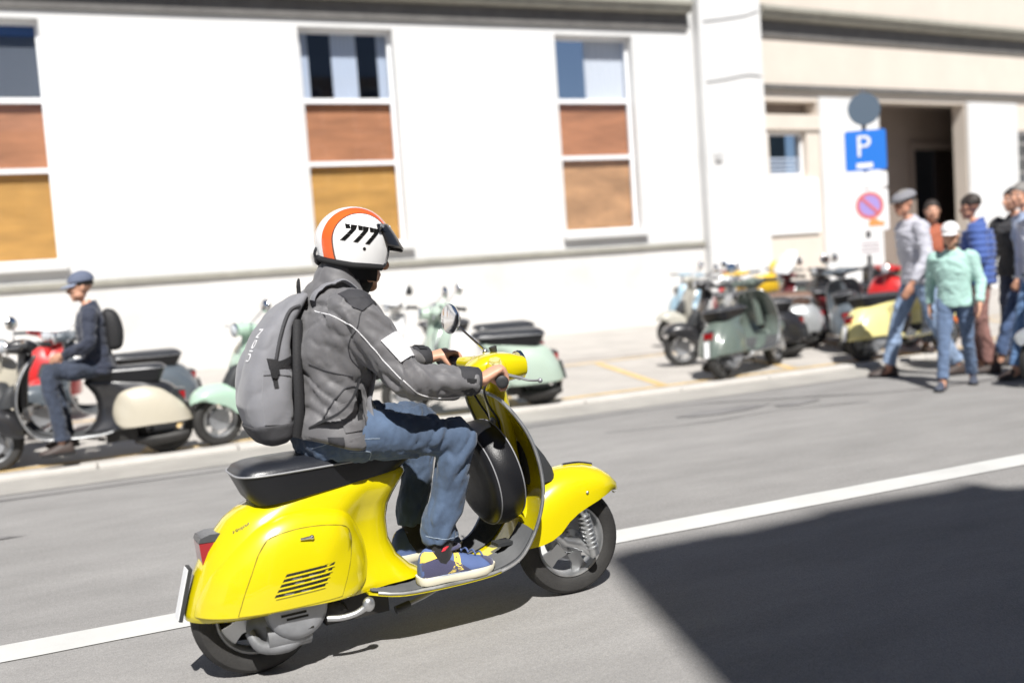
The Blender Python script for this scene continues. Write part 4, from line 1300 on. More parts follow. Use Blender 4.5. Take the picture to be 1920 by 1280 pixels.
def seam(name, pts, r, m, par, bv, d=NEAR, plane='xz', h0=-.25, off=0.0, k=6):
    b = MB(); surf_tube(b, pts, r, bv, d, off, plane, h0, k); return b.build(name, m, par)
# dark shoulder yoke, white arm band, seams and piping
dec('shoulder_yoke', [(.300, 1.205), (.345, 1.222), (.395, 1.205), (.432, 1.165), (.385, 1.166), (.352, 1.148), (.325, 1.162)], M_yoke, jk, bj, off=.005, rings=8)
def wrap_patch(name, A, B, outl, bv, m, par, off=.003, n=10):
    A, B = Vector(A), Vector(B); d = (B - A).normalized(); u = Vector((0, -1, 0)); u = (u - d * u.dot(d)).normalized(); v = u.cross(d)
    (ta, tb, a0, a1, sk) = outl
    rows = []
    for i in range(n + 1):
        row = []
        for k in range(n + 1):
            a = a0 + (a1 - a0) * k / n; t = ta + (tb - ta) * i / n + sk * (a - a0)
            p = A + (B - A) * t; dr_ = u * math.cos(a) + v * math.sin(a)
            h = bv.ray_cast(p + dr_ * .4, -dr_, .5)
            row.append((h[0] if h[0] is not None else p + dr_ * .08) + dr_ * off)
        rows.append(row)
    lo = [[p - (p - (A + (B - A) * .5)).normalized() * .006 for p in r] for r in rows]
    b = MB(); b.rings(rows, False, False, closed=False)
    bo = rows[0] + [r[-1] for r in rows[1:]] + list(reversed(rows[-1][:-1])) + [r[0] for r in reversed(rows[1:-1])]
    bi = lo[0] + [r[-1] for r in lo[1:]] + list(reversed(lo[-1][:-1])) + [r[0] for r in reversed(lo[1:-1])]
    b.rings([bo, bi], False, False)
    return b.build(name, m, par, angle=60)
wrap_patch('arm_band', J['sh_r'], J['el_r'], (.46, .80, R(-8), R(115), .04), bj, M_reflect, jk, off=.006)
seam('piping', [(.247, 1.155), (.29, 1.125), (.322, 1.098), (.352, 1.06), (.385, 1.01), (.42, .955), (.46, .905), (.50, .872), (.56, .851), (.63, .843), (.70, .845), (.74, .848)], .0016, M_reflect, jk, bj, off=.0012)
seam('sleeve_seam', [(.40, 1.188), (.352, 1.148), (.335, 1.10), (.315, 1.05), (.322, 1.0), (.35, .965)], .0022, M_yoke, jk, bj, off=-.0006)
b = MB().tube([J['neckb'] + Vector((.03, 0, .02)), J['neck'] + Vector((.022, 0, .0)), J['neck'] + Vector((.03, 0, .035))], [(.074, .072), (.070, .070), (.068, .068)], 20, lat=(0, 1, 0), interp=4)
unite('neck_warmer', b, .006, M_lining, rider, 2, fold(.004, (20, 20, 40), 4))
# cuffs
for s, sg in (('r', -1), ('l', 1)):
    a, w = J['el_' + s], J['wr_' + s]; d = (w - a).normalized()
    b = MB().tube([w - d * .075 + Vector((0, 0, -.003)), w - d * .04, w - d * .012, w - d * .004], [.0475, .0475, .0465, .040], 22)
    cf = b.build('cuff', M_yoke, jk)
    b = MB(); p = w - d * .044
    u = Vector((0, sg, 0)); u = (u - d * u.dot(d)).normalized(); v = d.cross(u)
    rr = [[p + d * t + (u * math.cos(q) + v * math.sin(q)) * rad for t, rad in ((-.016, .0485), (-.016, .051), (.016, .051), (.016, .0485))] for q in [R(-10 + 18 * i) * 1 for i in range(9)]]
    b.rings(rr); b.build('cuff_tab', M_jacket_dk, cf)
# hem band, velcro tab, pocket, waist strap
hem = [(.175, .760), (.24, .752), (.30, .746), (.36, .748), (.40, .764), (.398, .722), (.34, .708), (.27, .708), (.205, .712), (.172, .724)]
dec('hem_band', hem, M_jacket, jk, bj, off=.004, h0=-.2)
dec('velcro_tab', [(.232, .756), (.276, .753), (.278, .716), (.234, .717)], M_yoke, jk, bj, off=.0085, h0=-.2)
dec('pocket_flap', [(.272, .85), (.33, .862), (.352, .80), (.345, .765), (.285, .765)], M_jacket, jk, bj, off=.005, h0=-.2)
seam('pocket_seam', [(.225, .80), (.262, .862), (.30, .90), (.335, .905), (.352, .88), (.362, .82), (.362, .765)], .003, M_yoke, jk, bj, h0=-.2)
dec('pocket_strap', [(.338, .90), (.358, .893), (.362, .845), (.352, .80), (.333, .80), (.342, .85)], M_jacket_dk, jk, bj, off=.007, h0=-.2)
seam('side_seam', [(.205, .99), (.25, .965), (.29, .95), (.33, .94)], .0022, M_yoke, jk, bj, h0=-.2)

# jeans
b = MB()
b.tube([J['pelvis'] + Vector((.0, 0, .07)), J['pelvis'] + Vector((-.01, 0, .0)), J['pelvis'] + Vector((.005, 0, -.055))], [(.170, .118), (.176, .124), (.15, .115)], 26, lat=(0, 1, 0), interp=4)
for s in 'rl':
    h, k, a = J['hip_' + s], J['kn_' + s], J['an_' + s]
    sg = -1 if s == 'r' else 1
    b.tube([h + Vector((-.03, 0, .0)), h + Vector((.06, sg * .012, -.005)), h * .5 + k * .5 + Vector((0, sg * .004, .004)), k * .85 + h * .15, k + Vector((.0, 0, -.004)), k * .8 + a * .2 + Vector((-.006, 0, 0)), k * .4 + a * .6, a + Vector((.0, 0, .06)), a + Vector((.002, 0, .0))],
           [(.098, .094), (.095, .092), (.079, .079), (.066, .067), (.063, .065), (.062, .064), (.057, .061), (.057, .063), (.057, .065)], 22, interp=4)
fa = fold(.011, (16, 16, 16), 5, (.5, .3, .7)); fb = fold(.005, (36, 36, 36), 6, (.3, .2, .9))
def jeandisp(co, n):
    k = .55
    if co.x > .52 and co.z > .56: k = 1.25
    if co.z < .42: k = .8
    return fa(co, n) * k + fb(co, n) * .8 + .001
tr, tme = unite('jeans', b, .0075, M_jeans, rider, 3, jeandisp)
bt = bvh_of(tme)
M_stitch = mat('pale_stitch', (.22, .27, .34), .8)
seam('pocket_stitch', [(.300, .700), (.35, .693), (.372, .685), (.374, .66)], .0016, M_stitch, tr, bt, h0=-.15, off=.0006)
seam('side_stitch', [(.20, .716), (.26, .735), (.34, .735), (.40, .73)], .0014, M_stitch, tr, bt, h0=-.15, off=.0004)
seam('hem_stitch', [(.545, .375), (.60, .362), (.655, .358)], .0018, M_stitch, tr, bt, h0=-.15, off=.0006)

# socks and shoes
for s, sg, lab in (('r', -1, None), ('l', 1, None)):
    a = J['an_' + s]
    MB().tube([a + Vector((.005, 0, .04)), a + Vector((.0, 0, -.02)), a + Vector((-.005, 0, -.06)), a + Vector((.01, 0, -.10))], [.046, .044, .043, .04], 16, interp=3).build('sock', M_sock, rider)
    hl, te = a + Vector((-.085, 0, 0)), a + Vector((.185, -sg * -.012, 0))
    hl.z = te.z = .2105
    up, sole = shoe_parts(hl, te, 1.05, 0, rider, M_mesh, M_sole)
    bpy.context.view_layer.update(); ume = up.evaluated_get(bpy.context.evaluated_depsgraph_get()).to_mesh(); bu = bvh_of(ume)
    x0 = hl.x; zz = .2105; l = te.x - hl.x
    y0 = a.y + sg * .2
    dv = (0, -sg, 0)
    for nm, poly, m in (('heel_counter', [(-.005, .028), (-.005, .07), (.03, .088), (.10, .075), (.14, .052), (.17, .028)], M_navy),
                        ('heel_tab', [(.00, .075), (.012, .112), (.045, .108), (.055, .088), (.02, .082)], M_yel_suede),
                        ('toe_cap', [(.30 - .05, .028), (.225, .055), (.205, .072), (.245, .064), (.275, .045), (.275, .028)], M_navy),
                        ('side_stripe', [(.085, .030), (.098, .034), (.112, .062), (.120, .092), (.142, .088), (.135, .06), (.142, .036), (.128, .030)], M_yel_suede)):
        dec(nm, [(x0 + u, zz + w) for u, w in poly], m, up, bu, off=.0032, thick=.004, d=dv, h0=y0, rings=6, edge=.008)
    for i in range(3):
        c = (x0 + .118 + .003 * i, zz + .043 + .018 * i)
        dec('eyelet', [(c[0] + .0025 * math.cos(q), c[1] + .0025 * math.sin(q)) for q in [R(60 * k) for k in range(6)]], M_navy, up, bu, off=.0045, thick=.002, d=dv, h0=y0, rings=1)
    seam('midsole', [(x0 - .002, zz + .026), (x0 + .08, zz + .027), (x0 + .16, zz + .026)], .0065, M_solemid, up, bu, d=dv, h0=y0, off=-.002)
    for i in range(4):
        q = .15 + .026 * i
        p = Vector((x0 + q, a.y, zz + .0985 - .011 * i))
        MB().tube([p + Vector((0, -.024, -.006)), p + Vector((.002, 0, .004)), p + Vector((0, .024, -.006))], .0032, 6, interp=3).build('lace', M_mesh, up)
    p = Vector((x0 + .105, a.y, zz + .112))
    MB().tube([p + Vector((-.05, -.025, -.005)), p + Vector((-.06, 0, .0)), p + Vector((-.05, .025, -.005)), p + Vector((.0, .03, -.006)), p + Vector((.04, .018, -.004)), p + Vector((.04, -.018, -.004)), p + Vector((.0, -.03, -.006)), p + Vector((-.05, -.025, -.005))], .007, 8, interp=4).build('shoe_collar', M_navy, up)
b = MB(); c = (.598, .325)
sk = [o for o in rider.children if o.name.startswith('sock')][0]
dec('sock_motif', [(c[0] - .012, c[1] - .006), (c[0] + .0, c[1] - .004), (c[0] + .016, c[1] + .008), (c[0] + .008, c[1] + .010), (c[0] - .004, c[1] + .006)], mat('motif_red', (.6, .03, .05), .7), sk, bvh_of(sk.data), h0=-.3)

# helmet: shell sections round a vertical axis, cut away at the face
hc = Vector((.432, 0, 1.374)); HR = (.129, .117, .116)
def hshell(phi, th, g=0.0):
    """phi from the crown down (0..), th round from the front"""
    if phi <= math.pi / 2: r, z = math.sin(phi), math.cos(phi)
    else:
        t = (phi - math.pi / 2); r, z = 1 - .11 * (t / .9) ** 2, -t * 1.0
    return hc + Vector(((HR[0] + g) * r * math.cos(th), (HR[1] + g) * r * math.sin(th), (HR[2] + g) * z))
def phi_end(th):
    """where the shell ends, measured for the angle from the front"""
    a = abs((th + math.pi) % (2 * math.pi) - math.pi)
    if a < .55: return 1.36
    if a < .95:
        t = (a - .55) / .40; return 1.36 + (2.36 - 1.36) * (t * t * (3 - 2 * t)) ** .8
    if a < 1.9: return 2.36 - .12 * ((a - .95) / .95)
    return 2.24 - .30 * ((a - 1.9) / 1.24)
NT, NP = 72, 26
b = MB(); rr = []
for i in range(NP + 1):
    rr.append([hshell(max(.02, phi_end(2 * math.pi * k / NT) * i / NP), 2 * math.pi * k / NT) for k in range(NT)])
inner = [[hc + (p - hc) * .955 for p in r] for r in rr]
b.rings(rr, True, False); n0 = len(b.v)
b.rings([rr[-1], inner[-1]], False, False)
b.rings(list(reversed(inner)), False, True)
def hmat():
    m = mat('helmet_shell', (0.8, 0.8, 0.8), 0.16, coat=1.0)
    nt = m.node_tree; L = nt.links.new
    tc = [n for n in nt.nodes if n.bl_idname == 'ShaderNodeTexCoord'][0]
    sx = nt.nodes.new('ShaderNodeSeparateXYZ'); L(tc.outputs['Object'], sx.inputs[0])
    ab = nt.nodes.new('ShaderNodeMath'); ab.operation = 'ABSOLUTE'; L(sx.outputs[1], ab.inputs[0])
    cr = nt.nodes.new('ShaderNodeValToRGB'); cr.color_ramp.interpolation = 'CONSTANT'
    e = cr.color_ramp.elements
    e[0].position = 0; e[0].color = (.8, .8, .8, 1)
    e[1].position = .036; e[1].color = (.80, .125, .02, 1)
    k = e.new(.074); k.color = (.12, .05, .03, 1)
    k = e.new(.0755); k.color = (.8, .8, .8, 1)
    L(ab.outputs[0], cr.inputs[0]); L(cr.outputs[0], nt.nodes['Principled BSDF'].inputs['Base Color'])
    return m
hel = b.build('helmet', hmat(), rider, angle=70)
bh = bvh_of(hel.data)
edge = rr[-1]
MB().tube(edge + [edge[0]], .0055, 8).build('helmet_trim', M_hblack, hel)
roll = [hc + (p - hc) * .985 + Vector((0, 0, -.007)) for k, p in enumerate(edge)]
b = MB().tube([roll[k] for k in range(12, NT - 11)], .010, 10); b.build('neck_roll', M_lining, hel)
b = MB(); b.rings([[hc + Vector(((p - hc).x * .9 * s, (p - hc).y * .9 * s, (p - hc).z * (1.0) - dz)) for k, p in enumerate(edge[12:NT - 11])] for s, dz in ((1.0, -.01), (.93, .02), (.86, .05))], False, False, closed=False)
b.build('chin_curtain', M_lining, hel)
# peak
b = MB(); rr = []
for i in range(9):
    t = i / 8
    ring = []
    for j in range(21):
        a = R(-62 + 124 * j / 20)
        base = hshell(1.22 + .0 * t, a, .004)
        out = .050 * t * math.cos(a * .9)
        ring.append(base + Vector((out * 1.0, 0, -.088 * t ** 1.2 * (1 - .25 * abs(a)) + .004)))
    rr.append(ring)
loops = [r + [p + Vector((-.003, 0, -.005)) for p in reversed(r)] for r in rr]
b.rings(loops); b.build('peak', M_hblack, hel, angle=50)
b = MB(); r0 = [hshell(1.16, R(-66 + 132 * j / 20), .004) for j in range(21)]; r1 = [hshell(1.38, R(-66 + 132 * j / 20), .004) for j in range(21)]
b.rings([r0 + [p * 1.0 for p in reversed(r1)], [hc + (p - hc) * 1.03 for p in r0] + [hc + (p - hc) * 1.03 for p in reversed(r1)]]); b.build('peak_band', M_hblack, hel, angle=40)
for a in (-60, 0, 60):
    p = hshell(1.25, R(a), .010); q = hshell(1.25, R(a), .016)
    MB().tube([p, q], .007, 10).build('snap', M_steel, hel)
p = hshell(1.95, math.pi, .002)
MB().tube([p + Vector((.0, 0, .03)), p + Vector((-.008, 0, .01)), p + Vector((-.002, 0, -.02))], .005, 6, interp=3).build('rear_clip', M_hblack, hel)
# 777 in stencil strokes, and the dot below
M_digit = mat('decal_black', (.008, .008, .008), .95, spec=.05)
def glyph7(ox, oz, s, ang):
    out = []
    ca, sa = math.cos(ang), math.sin(ang)
    def T(u, v):
        u2 = u
        return (ox + s * (u2 * ca - v * sa), oz + s * (u2 * sa + v * ca))
    def qd(*p): out.append([T(*q) for q in p])
    qd((-.16, .54), (.14, .54), (.14, .27), (-.11, .24)); qd((.165, .54), (.56, .54), (.49, .27), (.165, .27))
    for t0, t1 in ((0.0, .46), (.50, 1.0)):
        a, c = (.36 - .58 * t0, .29 - .84 * t0), (.36 - .58 * t1, .29 - .84 * t1)
        qd((a[0] - .135, a[1]), (a[0] + .135, a[1]), (c[0] + .135, c[1]), (c[0] - .135, c[1]))
    return out
for i in range(3):
    for poly in glyph7(.379 + .0385 * i, 1.4005 - .0084 * i, .0515, R(-13)):
        dec('digit_stroke', poly, M_digit, hel, bh, off=.0022, thick=.003, h0=-.2, rings=3, edge=.006)
c = (.428, 1.343)
dec('dot', [(c[0] +   .0058 * math.cos(q), c[1] + .0058 * math.sin(q)) for q in [R(45 * k) for k in range(8)]], M_hblack, hel, bh, off=.0012, thick=.001, h0=-.2, rings=2)

# ---------------------------------------------------------------- backpack
bag = tag(empty('backpack', (0.425, 3.264, 0), R(5)), 'light grey backpack with a charcoal base worn by the rider of the yellow scooter', 'backpack')
lev = [(0.738, 0.085, 0.119, 0.058, 3.4), (0.745, 0.065, 0.139, 0.087, 3.4), (0.765, 0.045, 0.156, 0.104, 3.4), (0.810, 0.022, 0.164, 0.114, 3.6), (0.870, 0.006, 0.167, 0.119, 3.6), (0.930, 0.010, 0.169, 0.120, 3.6), (0.990, 0.024, 0.172, 0.119, 3.6), (1.050, 0.050, 0.176, 0.115, 3.6),
       (1.100, 0.078, 0.186, 0.108, 3.4), (1.150, 0.118, 0.213, 0.098, 3.2), (1.185, 0.160, 0.237, 0.086, 3), (1.205, 0.198, 0.251, 0.071, 2.8), (1.213, 0.215, 0.249, 0.050, 2.6)]
b = MB(); rr = []
for z, x0, x1, w, e in lev:
    rr.append([((x0 + x1) / 2 + px, py, z + .06 * (px)) for px, py in supel(w, (x1 - x0) / 2, 48, e)])
# finer rings
fine = []
for a, c in zip(rr, rr[1:]):
    for q in range(3): fine.append([tuple(u[i] + (v[i] - u[i]) * q / 3 for i in range(3)) for u, v in zip(a, c)])
fine.append(rr[-1])
b.rings(fine)
fbag = fold(.006, (10, 9, 8), 9)
bagme = remesh(b, .006, 4, lambda co, n: fbag(co, n) * .8, 'bag_body')
bb = link('bag_body', bagme, M_bag, bag)
bvb = bvh_of(bagme)
BACK = (1, .35, 0)
def bdec(name, poly, m, **k): return dec(name, poly, m, bag, bvb, h0=-.1, **k)
# dark base: a shell of the lower rings
b = MB(); low = []
for z, x0, x1, w, e in lev[:4]:
    low.append([((x0 + x1) / 2 + px * 1.035, py * 1.03, z + .06 * px - .003) for px, py in supel(w, (x1 - x0) / 2, 48, e)])
b.rings(low, True, False); bs = remesh(MB().rings([[tuple(p) for p in r] for r in low]), .006, 2, lambda co, n: fbag(co, n) * .5 + .0035, 'bag_base'); link('bag_base', bs, M_bag_dk, bag)
bdec('side_pocket', [(.065, .985), (.135, .98), (.155, .968), (.160, .80), (.12, .805), (.055, .812), (.052, .90)], M_bag, off=.006, rings=6)
seam('pocket_hem', [(.062, .968), (.10, .966), (.15, .956)], .002, M_bag_dk, bag, bvb, off=.006, h0=-.1)
seam('bag_zip', [(.205, 1.175), (.175, 1.165), (.150, 1.13), (.128, 1.08), (.112, 1.03), (.104, 1.0)], .006, M_bag_dk, bag, bvb, off=.001, h0=-.1)
bdec('compression_strap', [(.085, 1.012), (.12, 1.008), (.172, 1.022), (.174, .995), (.12, .985), (.088, .982)], M_jacket_dk, off=.008, thick=.006)
bdec('buckle', [(.078, 1.02), (.108, 1.014), (.112, .975), (.10, .955), (.086, .96)], M_jacket_dk, off=.014, thick=.012)
bdec('strap_tail', [(.088, .968), (.104, .962), (.106, .925), (.092, .925)], M_jacket_dk, off=.009)
b = MB().tube([(.225, -.03, 1.212), (.225, -.03, 1.245), (.232, 0, 1.252), (.24, .03, 1.245), (.24, .03, 1.212)], [(.012, .004)] * 5, 10, interp=4); b.build('top_handle', M_jacket_dk, bag)
b = MB().tube([(.195, -.085, 1.13), (.175, -.110, .99), (.168, -.112, .85), (.158, -.095, .76)], [(.012, .016)] * 4, 10, interp=5); b.build('back_panel_edge', M_jacket_dk, bag)
# shoulder straps over the jacket
for s in (-1, 1):
    pts = []
    for q in ((.238, 1.205), (.27, 1.24), (.31, 1.26), (.35, 1.262), (.385, 1.245), (.42, 1.21), (.44, 1.15), (.445, 1.08), (.42, 1.0), (.36, .94)):
        pts.append(Vector((q[0], s * (.085 + .02 * min(1, max(0, (q[0] - .3) / .1))), q[1])))
    P = smooth_path(pts, 5); out = []
    cen = Vector((.335, s * .06, 1.08))
    for p in P:
        d = (cen - p).normalized(); h = bj.ray_cast(p - d * .3, d, .6)
        out.append((h[0] - d * .008) if h[0] is not None else p)
    b = MB().tube(out, [(.024, .006)] * len(out), 10, lat=(0, 1, 0)); b.build('shoulder_strap', M_bag if s else M_bag, bag)
    b = MB().tube([Vector((.195, s * .125, .79)), Vector((.26, s * .215, .83)), Vector((.31, s * .224, .875)), Vector((.345, s * .205, .93))], [(.012, .003)] * 4, 8, interp=4); b.build('lower_strap', M_jacket_dk, bag)
# white lettering up the back panel
tm = text_mesh('UIGN', .046, .0006)
o = link('lettering', tm, M_reflect, bag)
vs_ = tm.vertices
# lay it on the bag: text x runs up the back, y across
for v in vs_:
    u, w, t = v.co.x, v.co.y, v.co.z
    z = 1.06 + u * .92; y = -.040 + w
    h, nn = cast(bvb, (0, y, z), (1, 0, 0))
    if h is None: h = Vector((.05, y, z))
    v.co = Vector((h.x - .0015 - t, y, z))
tm.update()

# ------------------------------------------------------------------ parked scooters
def paint(name, c, r=.3): return mat(name, c, r, coat=.8, var=.03, vscale=4)
P_cream = paint('cream_paint', (.50, .46, .37)); P_red = paint('red_paint', (.55, .025, .025)); P_mint = paint('mint_paint', (.40, .56, .45))
P_white = paint('white_paint', (.76, .76, .75)); P_sage = paint('sage_paint', (.42, .52, .44)); P_olive = paint('dark_green_paint', (.12, .15, .13))
P_blue = paint('pale_blue_paint', (.28, .42, .52)); P_grey = paint('beige_grey_paint', (.42, .41, .36)); P_lemon = paint('pale_yellow_paint', (.74, .66, .28))
P_amber = paint('amber_paint', (.75, .48, .03)); P_orange = paint('orange_paint', (.55, .14, .02)); P_black = paint('black_paint', (.02, .02, .022)); P_maroon = paint('maroon_paint', (.16, .02, .025)); P_slate = paint('slate_paint', (.10, .12, .14)); P_silver = mat('silver_paint', (.50, .52, .53), .35, .5, coat=.6)
M_tan = mat('tan_leather', (.42, .15, .045), .45, bump=.1, bscale=150); M_bseat = mat('brown_seat', (.16, .09, .06), .5)
GZ = .03
GR = 'scooters parked along the pavement'
L_ = -7
def park(label, p, x, y, h, lean=L_, **k): return scooter('motor_scooter', label, p, (x, y, GZ), h, lean, group=GR, **k)
park('black scooter with cream side panels that a man in navy sits on', P_black, .50, 8.02, 176, 0, opts=('nomirror',), cowl=P_cream)
park('cream scooter at the left edge, nose towards the road', P_cream, -1.15, 9.55, -64, opts=('rack',))
park('black scooter at the far left between the cream one and the kerb', P_black, -.9, 8.75, 165, opts=('rack',))
park('slate grey scooter behind the red one at the left', P_slate, .75, 9.9, 190)
park('beige grey scooter at the far left behind the cream ones', P_grey, -1.75, 10.6, -75)
park('red scooter with a white flyscreen behind the seated man', P_red, -.30, 11.65, -98, opts=('screen', 'nomirror'))
park('mint green scooter whose front wheel shows left of the grey backpack', P_mint, 2.0, 8.42, 200)
park('white scooter with a large flyscreen behind the yellow scooter', P_white, 3.95, 10.75, 196, opts=('screen', 'blackmirror'))
park('white scooter with a black mirror parked second from the wall side', P_white, 3.0, 11.5, 215, opts=('topcase',) if 0 else ('blackmirror',))
park('pale sage green scooter just beyond the yellow handlebars, tail to the right', P_sage, 3.62, 7.93, 172)
park('sage green scooter with a black seat behind the pale sage one', P_sage, 4.05, 9.15, 186)
park('pale blue scooter close to the wall, left of the red one', P_blue, 9.45, 14.75, -112)
park('small red scooter close to the wall beside the pale blue one', P_red, 10.2, 14.5, -118, opts=('screen',))
park('beige grey scooter behind the dark green one', P_grey, 8.45, 11.3, 168)
park('dark green scooter seen from behind with its number plate showing', P_olive, 5.62, 8.02, 27)
park('black scooter with chrome rack just behind the dark green one', P_black, 7.15, 8.95, 160, opts=('rack',))
park('slate grey scooter between the dark green and the pale yellow one', P_slate, 7.9, 8.75, 48)
park('maroon scooter with a white flyscreen left of the sign post', P_maroon, 9.0, 10.0, 170, opts=('screen',))
park('black scooter with a top box by the foot of the sign post', P_black, 9.9, 10.7, 185, opts=dict(topcase=P_black))
park('dark green scooter far back by the wall right of the red one', P_olive, 10.9, 13.2, 205)
park('silver scooter between the dark green and the amber scooter', P_silver, 8.0, 9.6, 152, seat=M_bseat)
park('amber scooter with a top box and a yellow helmet on it', P_amber, 8.5, 11.0, 75, opts=dict(topcase=P_amber))
park('red scooter with a black seat behind the pale yellow one', P_red, 9.75, 9.75, 205)
park('pale yellow scooter beside the standing man in the flat cap', P_lemon, 7.35, 7.98, 3, opts=('nomirror',))
park('orange scooter with a tan saddle partly behind the man in the flat cap', P_orange, 9.85, 8.95, 192, seat=M_tan)
scooter('motor_scooter', 'silver scooter at the right edge being wheeled on the road', P_silver, (8.2, 5.85, 0), 188, 0, group=GR)
# helmets left on seats
def loose_helmet(label, loc, col, rz):
    t = tag(empty('helmet', loc, R(rz)), label, 'helmet')
    b = MB(); rr = []
    for i in range(13):
        ph = .03 + (2.0 - .03) * i / 12; rr.append([(.128 * math.sin(min(ph, 1.57)) * math.cos(a) * (1 if ph < 1.57 else 1 - .1 * (ph - 1.57)), .116 * math.sin(min(ph, 1.57)) * math.sin(a), .055 + .116 * math.cos(ph)) for a in [2 * math.pi * k / 36 for k in range(36)]])
    b.rings(rr); b.build('shell', mat(label.split()[0] + '_shell', col, .2, coat=1), t)
    MB().tube([(.124 * math.cos(a), .113 * math.sin(a), .012) for a in [2 * math.pi * k / 36 for k in range(37)]], .008, 8).build('rim_trim', M_hblack, t)
    b = MB(); rr = []
    for i in range(6):
        q = i / 5; rr.append([(.118 * math.cos(R(a)) + .07 * q * math.cos(R(a)), .108 * math.sin(R(a)), .075 - .03 * q) for a in range(-60, 61, 10)])
    b.rings([r + [(x, y, z - .005) for x, y, z in reversed(r)] for r in rr]); b.build('peak', M_hblack, t)
    return t
a0 = R(75)
loose_helmet('bright yellow helmet resting on the top box of the amber scooter', (8.5 - .14 * math.cos(a0) + .10, 11.0 - .14 * math.sin(a0) - .04, GZ + .905), (.80, .58, .01), -60)

# ------------------------------------------------------------------ people by the parked scooters
def stroller(label, x, y, rz, h=1.72, z=0.0, top=(.3, .3, .3), legs=(.1, .15, .25), hair='hair', cap=None, pose='stand', skin=None, puffer=False, shoes=(.05, .035, .03), long_hair=False, vest=None, build=1.0, pack=False):
    s = h / 1.74
    K = dict(pelvis=Vector((0, 0, .93)), waist=Vector((.005, 0, 1.08)), chest=Vector((.0, 0, 1.26)), upper=Vector((-.005, 0, 1.40)), neckb=Vector((.0, 0, 1.46)), neck=Vector((.018, 0, 1.52)))
    sw = {'stand': (.05, -.07), 'walk': (.30, -.26), 'arms': (.04, -.05)}.get(pose, (.04, -.04))
    legsJ = {}
    for q, sg, d in (('r', -1, sw[0]), ('l', 1, sw[1])):
        hip = Vector((0, sg * .09, .92)); an = Vector((d - .03, sg * .11, .09)); kn = hip * .52 + an * .48 + Vector((.035 + .02 * abs(d), 0, 0)); legsJ[q] = (hip, kn, an)
    armsJ = {}
    for q, sg, d in (('r', -1, -sw[0] * .6), ('l', 1, -sw[1] * .6)):
        sh = Vector((-.005, sg * .185, 1.395))
        if pose == 'arms': el = Vector((-.02, sg * .27, 1.13)); wr = Vector((.21, sg * .15, 1.07))
        else: el = Vector((-.03 + d * .4, sg * .26, 1.12)); wr = Vector((.06 + d * .8, sg * .265, .89))
        armsJ[q] = (sh, el, wr)
    if pose == 'sit':
        K = dict(pelvis=Vector((0, 0, .0)), waist=Vector((.02, 0, .15)), chest=Vector((.035, 0, .33)), upper=Vector((.035, 0, .47)), neckb=Vector((.045, 0, .53)), neck=Vector((.065, 0, .59)))
        for q, sg in (('r', -1), ('l', 1)):
            legsJ[q] = (Vector((.02, sg * .09, -.01)), Vector((.40, sg * .20, -.02)), Vector((.34, sg * .24, -.50 - .13)))
            armsJ[q] = (Vector((.03, sg * .185, .465)), Vector((.06, sg * .27, .21)), Vector((.29, sg * .14, .12)))
    rl = random.Random(label + 'a'); lx, lyy = rl.uniform(.0, .05), rl.uniform(-.03, .03)
    for kk, f in (('chest', .5), ('upper', .85), ('neckb', 1), ('neck', 1.1)): K[kk] = K[kk] + Vector((lx * f, lyy * f, 0))
    armsJ = {q: (a + Vector((lx * .85, lyy * .85, 0)), e, w) for q, (a, e, w) in armsJ.items()}
    skin = skin or M_skin
    b = MB(); torso(b, K, -.014, wide=.94)
    ht = R(random.Random(label).uniform(-38, 38)); fw = Vector((math.cos(ht), math.sin(ht), -.12))
    hc = K['neck'] + Vector((.03, 0, .115))
    P = head_mb(b, hc, fw, 1.0)
    for q, sg in (('r', -1), ('l', 1)):
        hp, kn, an = legsJ[q]; sh, el, wr = armsJ[q]
        limb(b, [hp, hp * .5 + kn * .5, kn, kn * .55 + an * .45, an, an + Vector((0, 0, -.02))], [.072, .060, .045, .044, .036, .036])
        limb(b, [an + Vector((-.04, 0, -.04)), an + Vector((.05, 0, -.05)), an + Vector((.14, 0, -.065))], [.028, .03, .02])
        limb(b, [sh + Vector((0, -sg * .03, -.015)), sh * .5 + el * .5, el, el * .45 + wr * .55, wr], [.048, .042, .037, .034, .026])
        open_hand(b, wr, wr - el + (Vector((.1, -sg * .1, 0)) if pose in ('arms', 'sit') else Vector((.02, 0, -.05))), Vector((.25, -sg, -.3)), sg)
    o, me = unite('person', b, .0095, skin, None, 2)
    o.location = (x, y, z); o.rotation_euler = (0, 0, R(rz)); o.scale = (s, s, s)
    tag(o, label, 'person', 'bystanders among the scooters')
    for e in eye_mb(P): e.build('eye', M_white_eye, o)
    b = MB().tube([P(.090, -.024, -.0615), P(.0935, 0, -.0615), P(.090, .024, -.0615)], [(.003, .003)] * 3, 6); b.build('mouth', M_lip, o)
    # hair
    if hair:
        hm = M_greyhair if hair == 'grey' else M_hair
        b = MB(); rr = []
        for i in range(11):
            ph = .05 + 1.75 * i / 10
            rr.append([P(-.012 + .104 * math.sin(ph) * math.cos(a) * (1 if math.cos(a) < .2 else min(1, 1.05 - .10 * max(0, ph - .6))), .083 * math.sin(ph) * math.sin(a), .032 + .100 * math.cos(ph) + (.05 * max(0, math.cos(a)) ** 2 * max(0, ph - .8))) for a in [2 * math.pi * k / 28 for k in range(28)]])
        b.rings(rr)
        if long_hair: b.tube([P(-.06, 0, .05), P(-.10, 0, -.03), P(-.09, 0, -.13), P(-.085, 0, -.20)], [(.07, .03), (.085, .035), (.08, .03), (.05, .02)], 16, lat=(0, 1, 0), interp=3)
        unite('hair', b, .008, hm, o, 2, fold(.004, (30, 30, 20), 3))
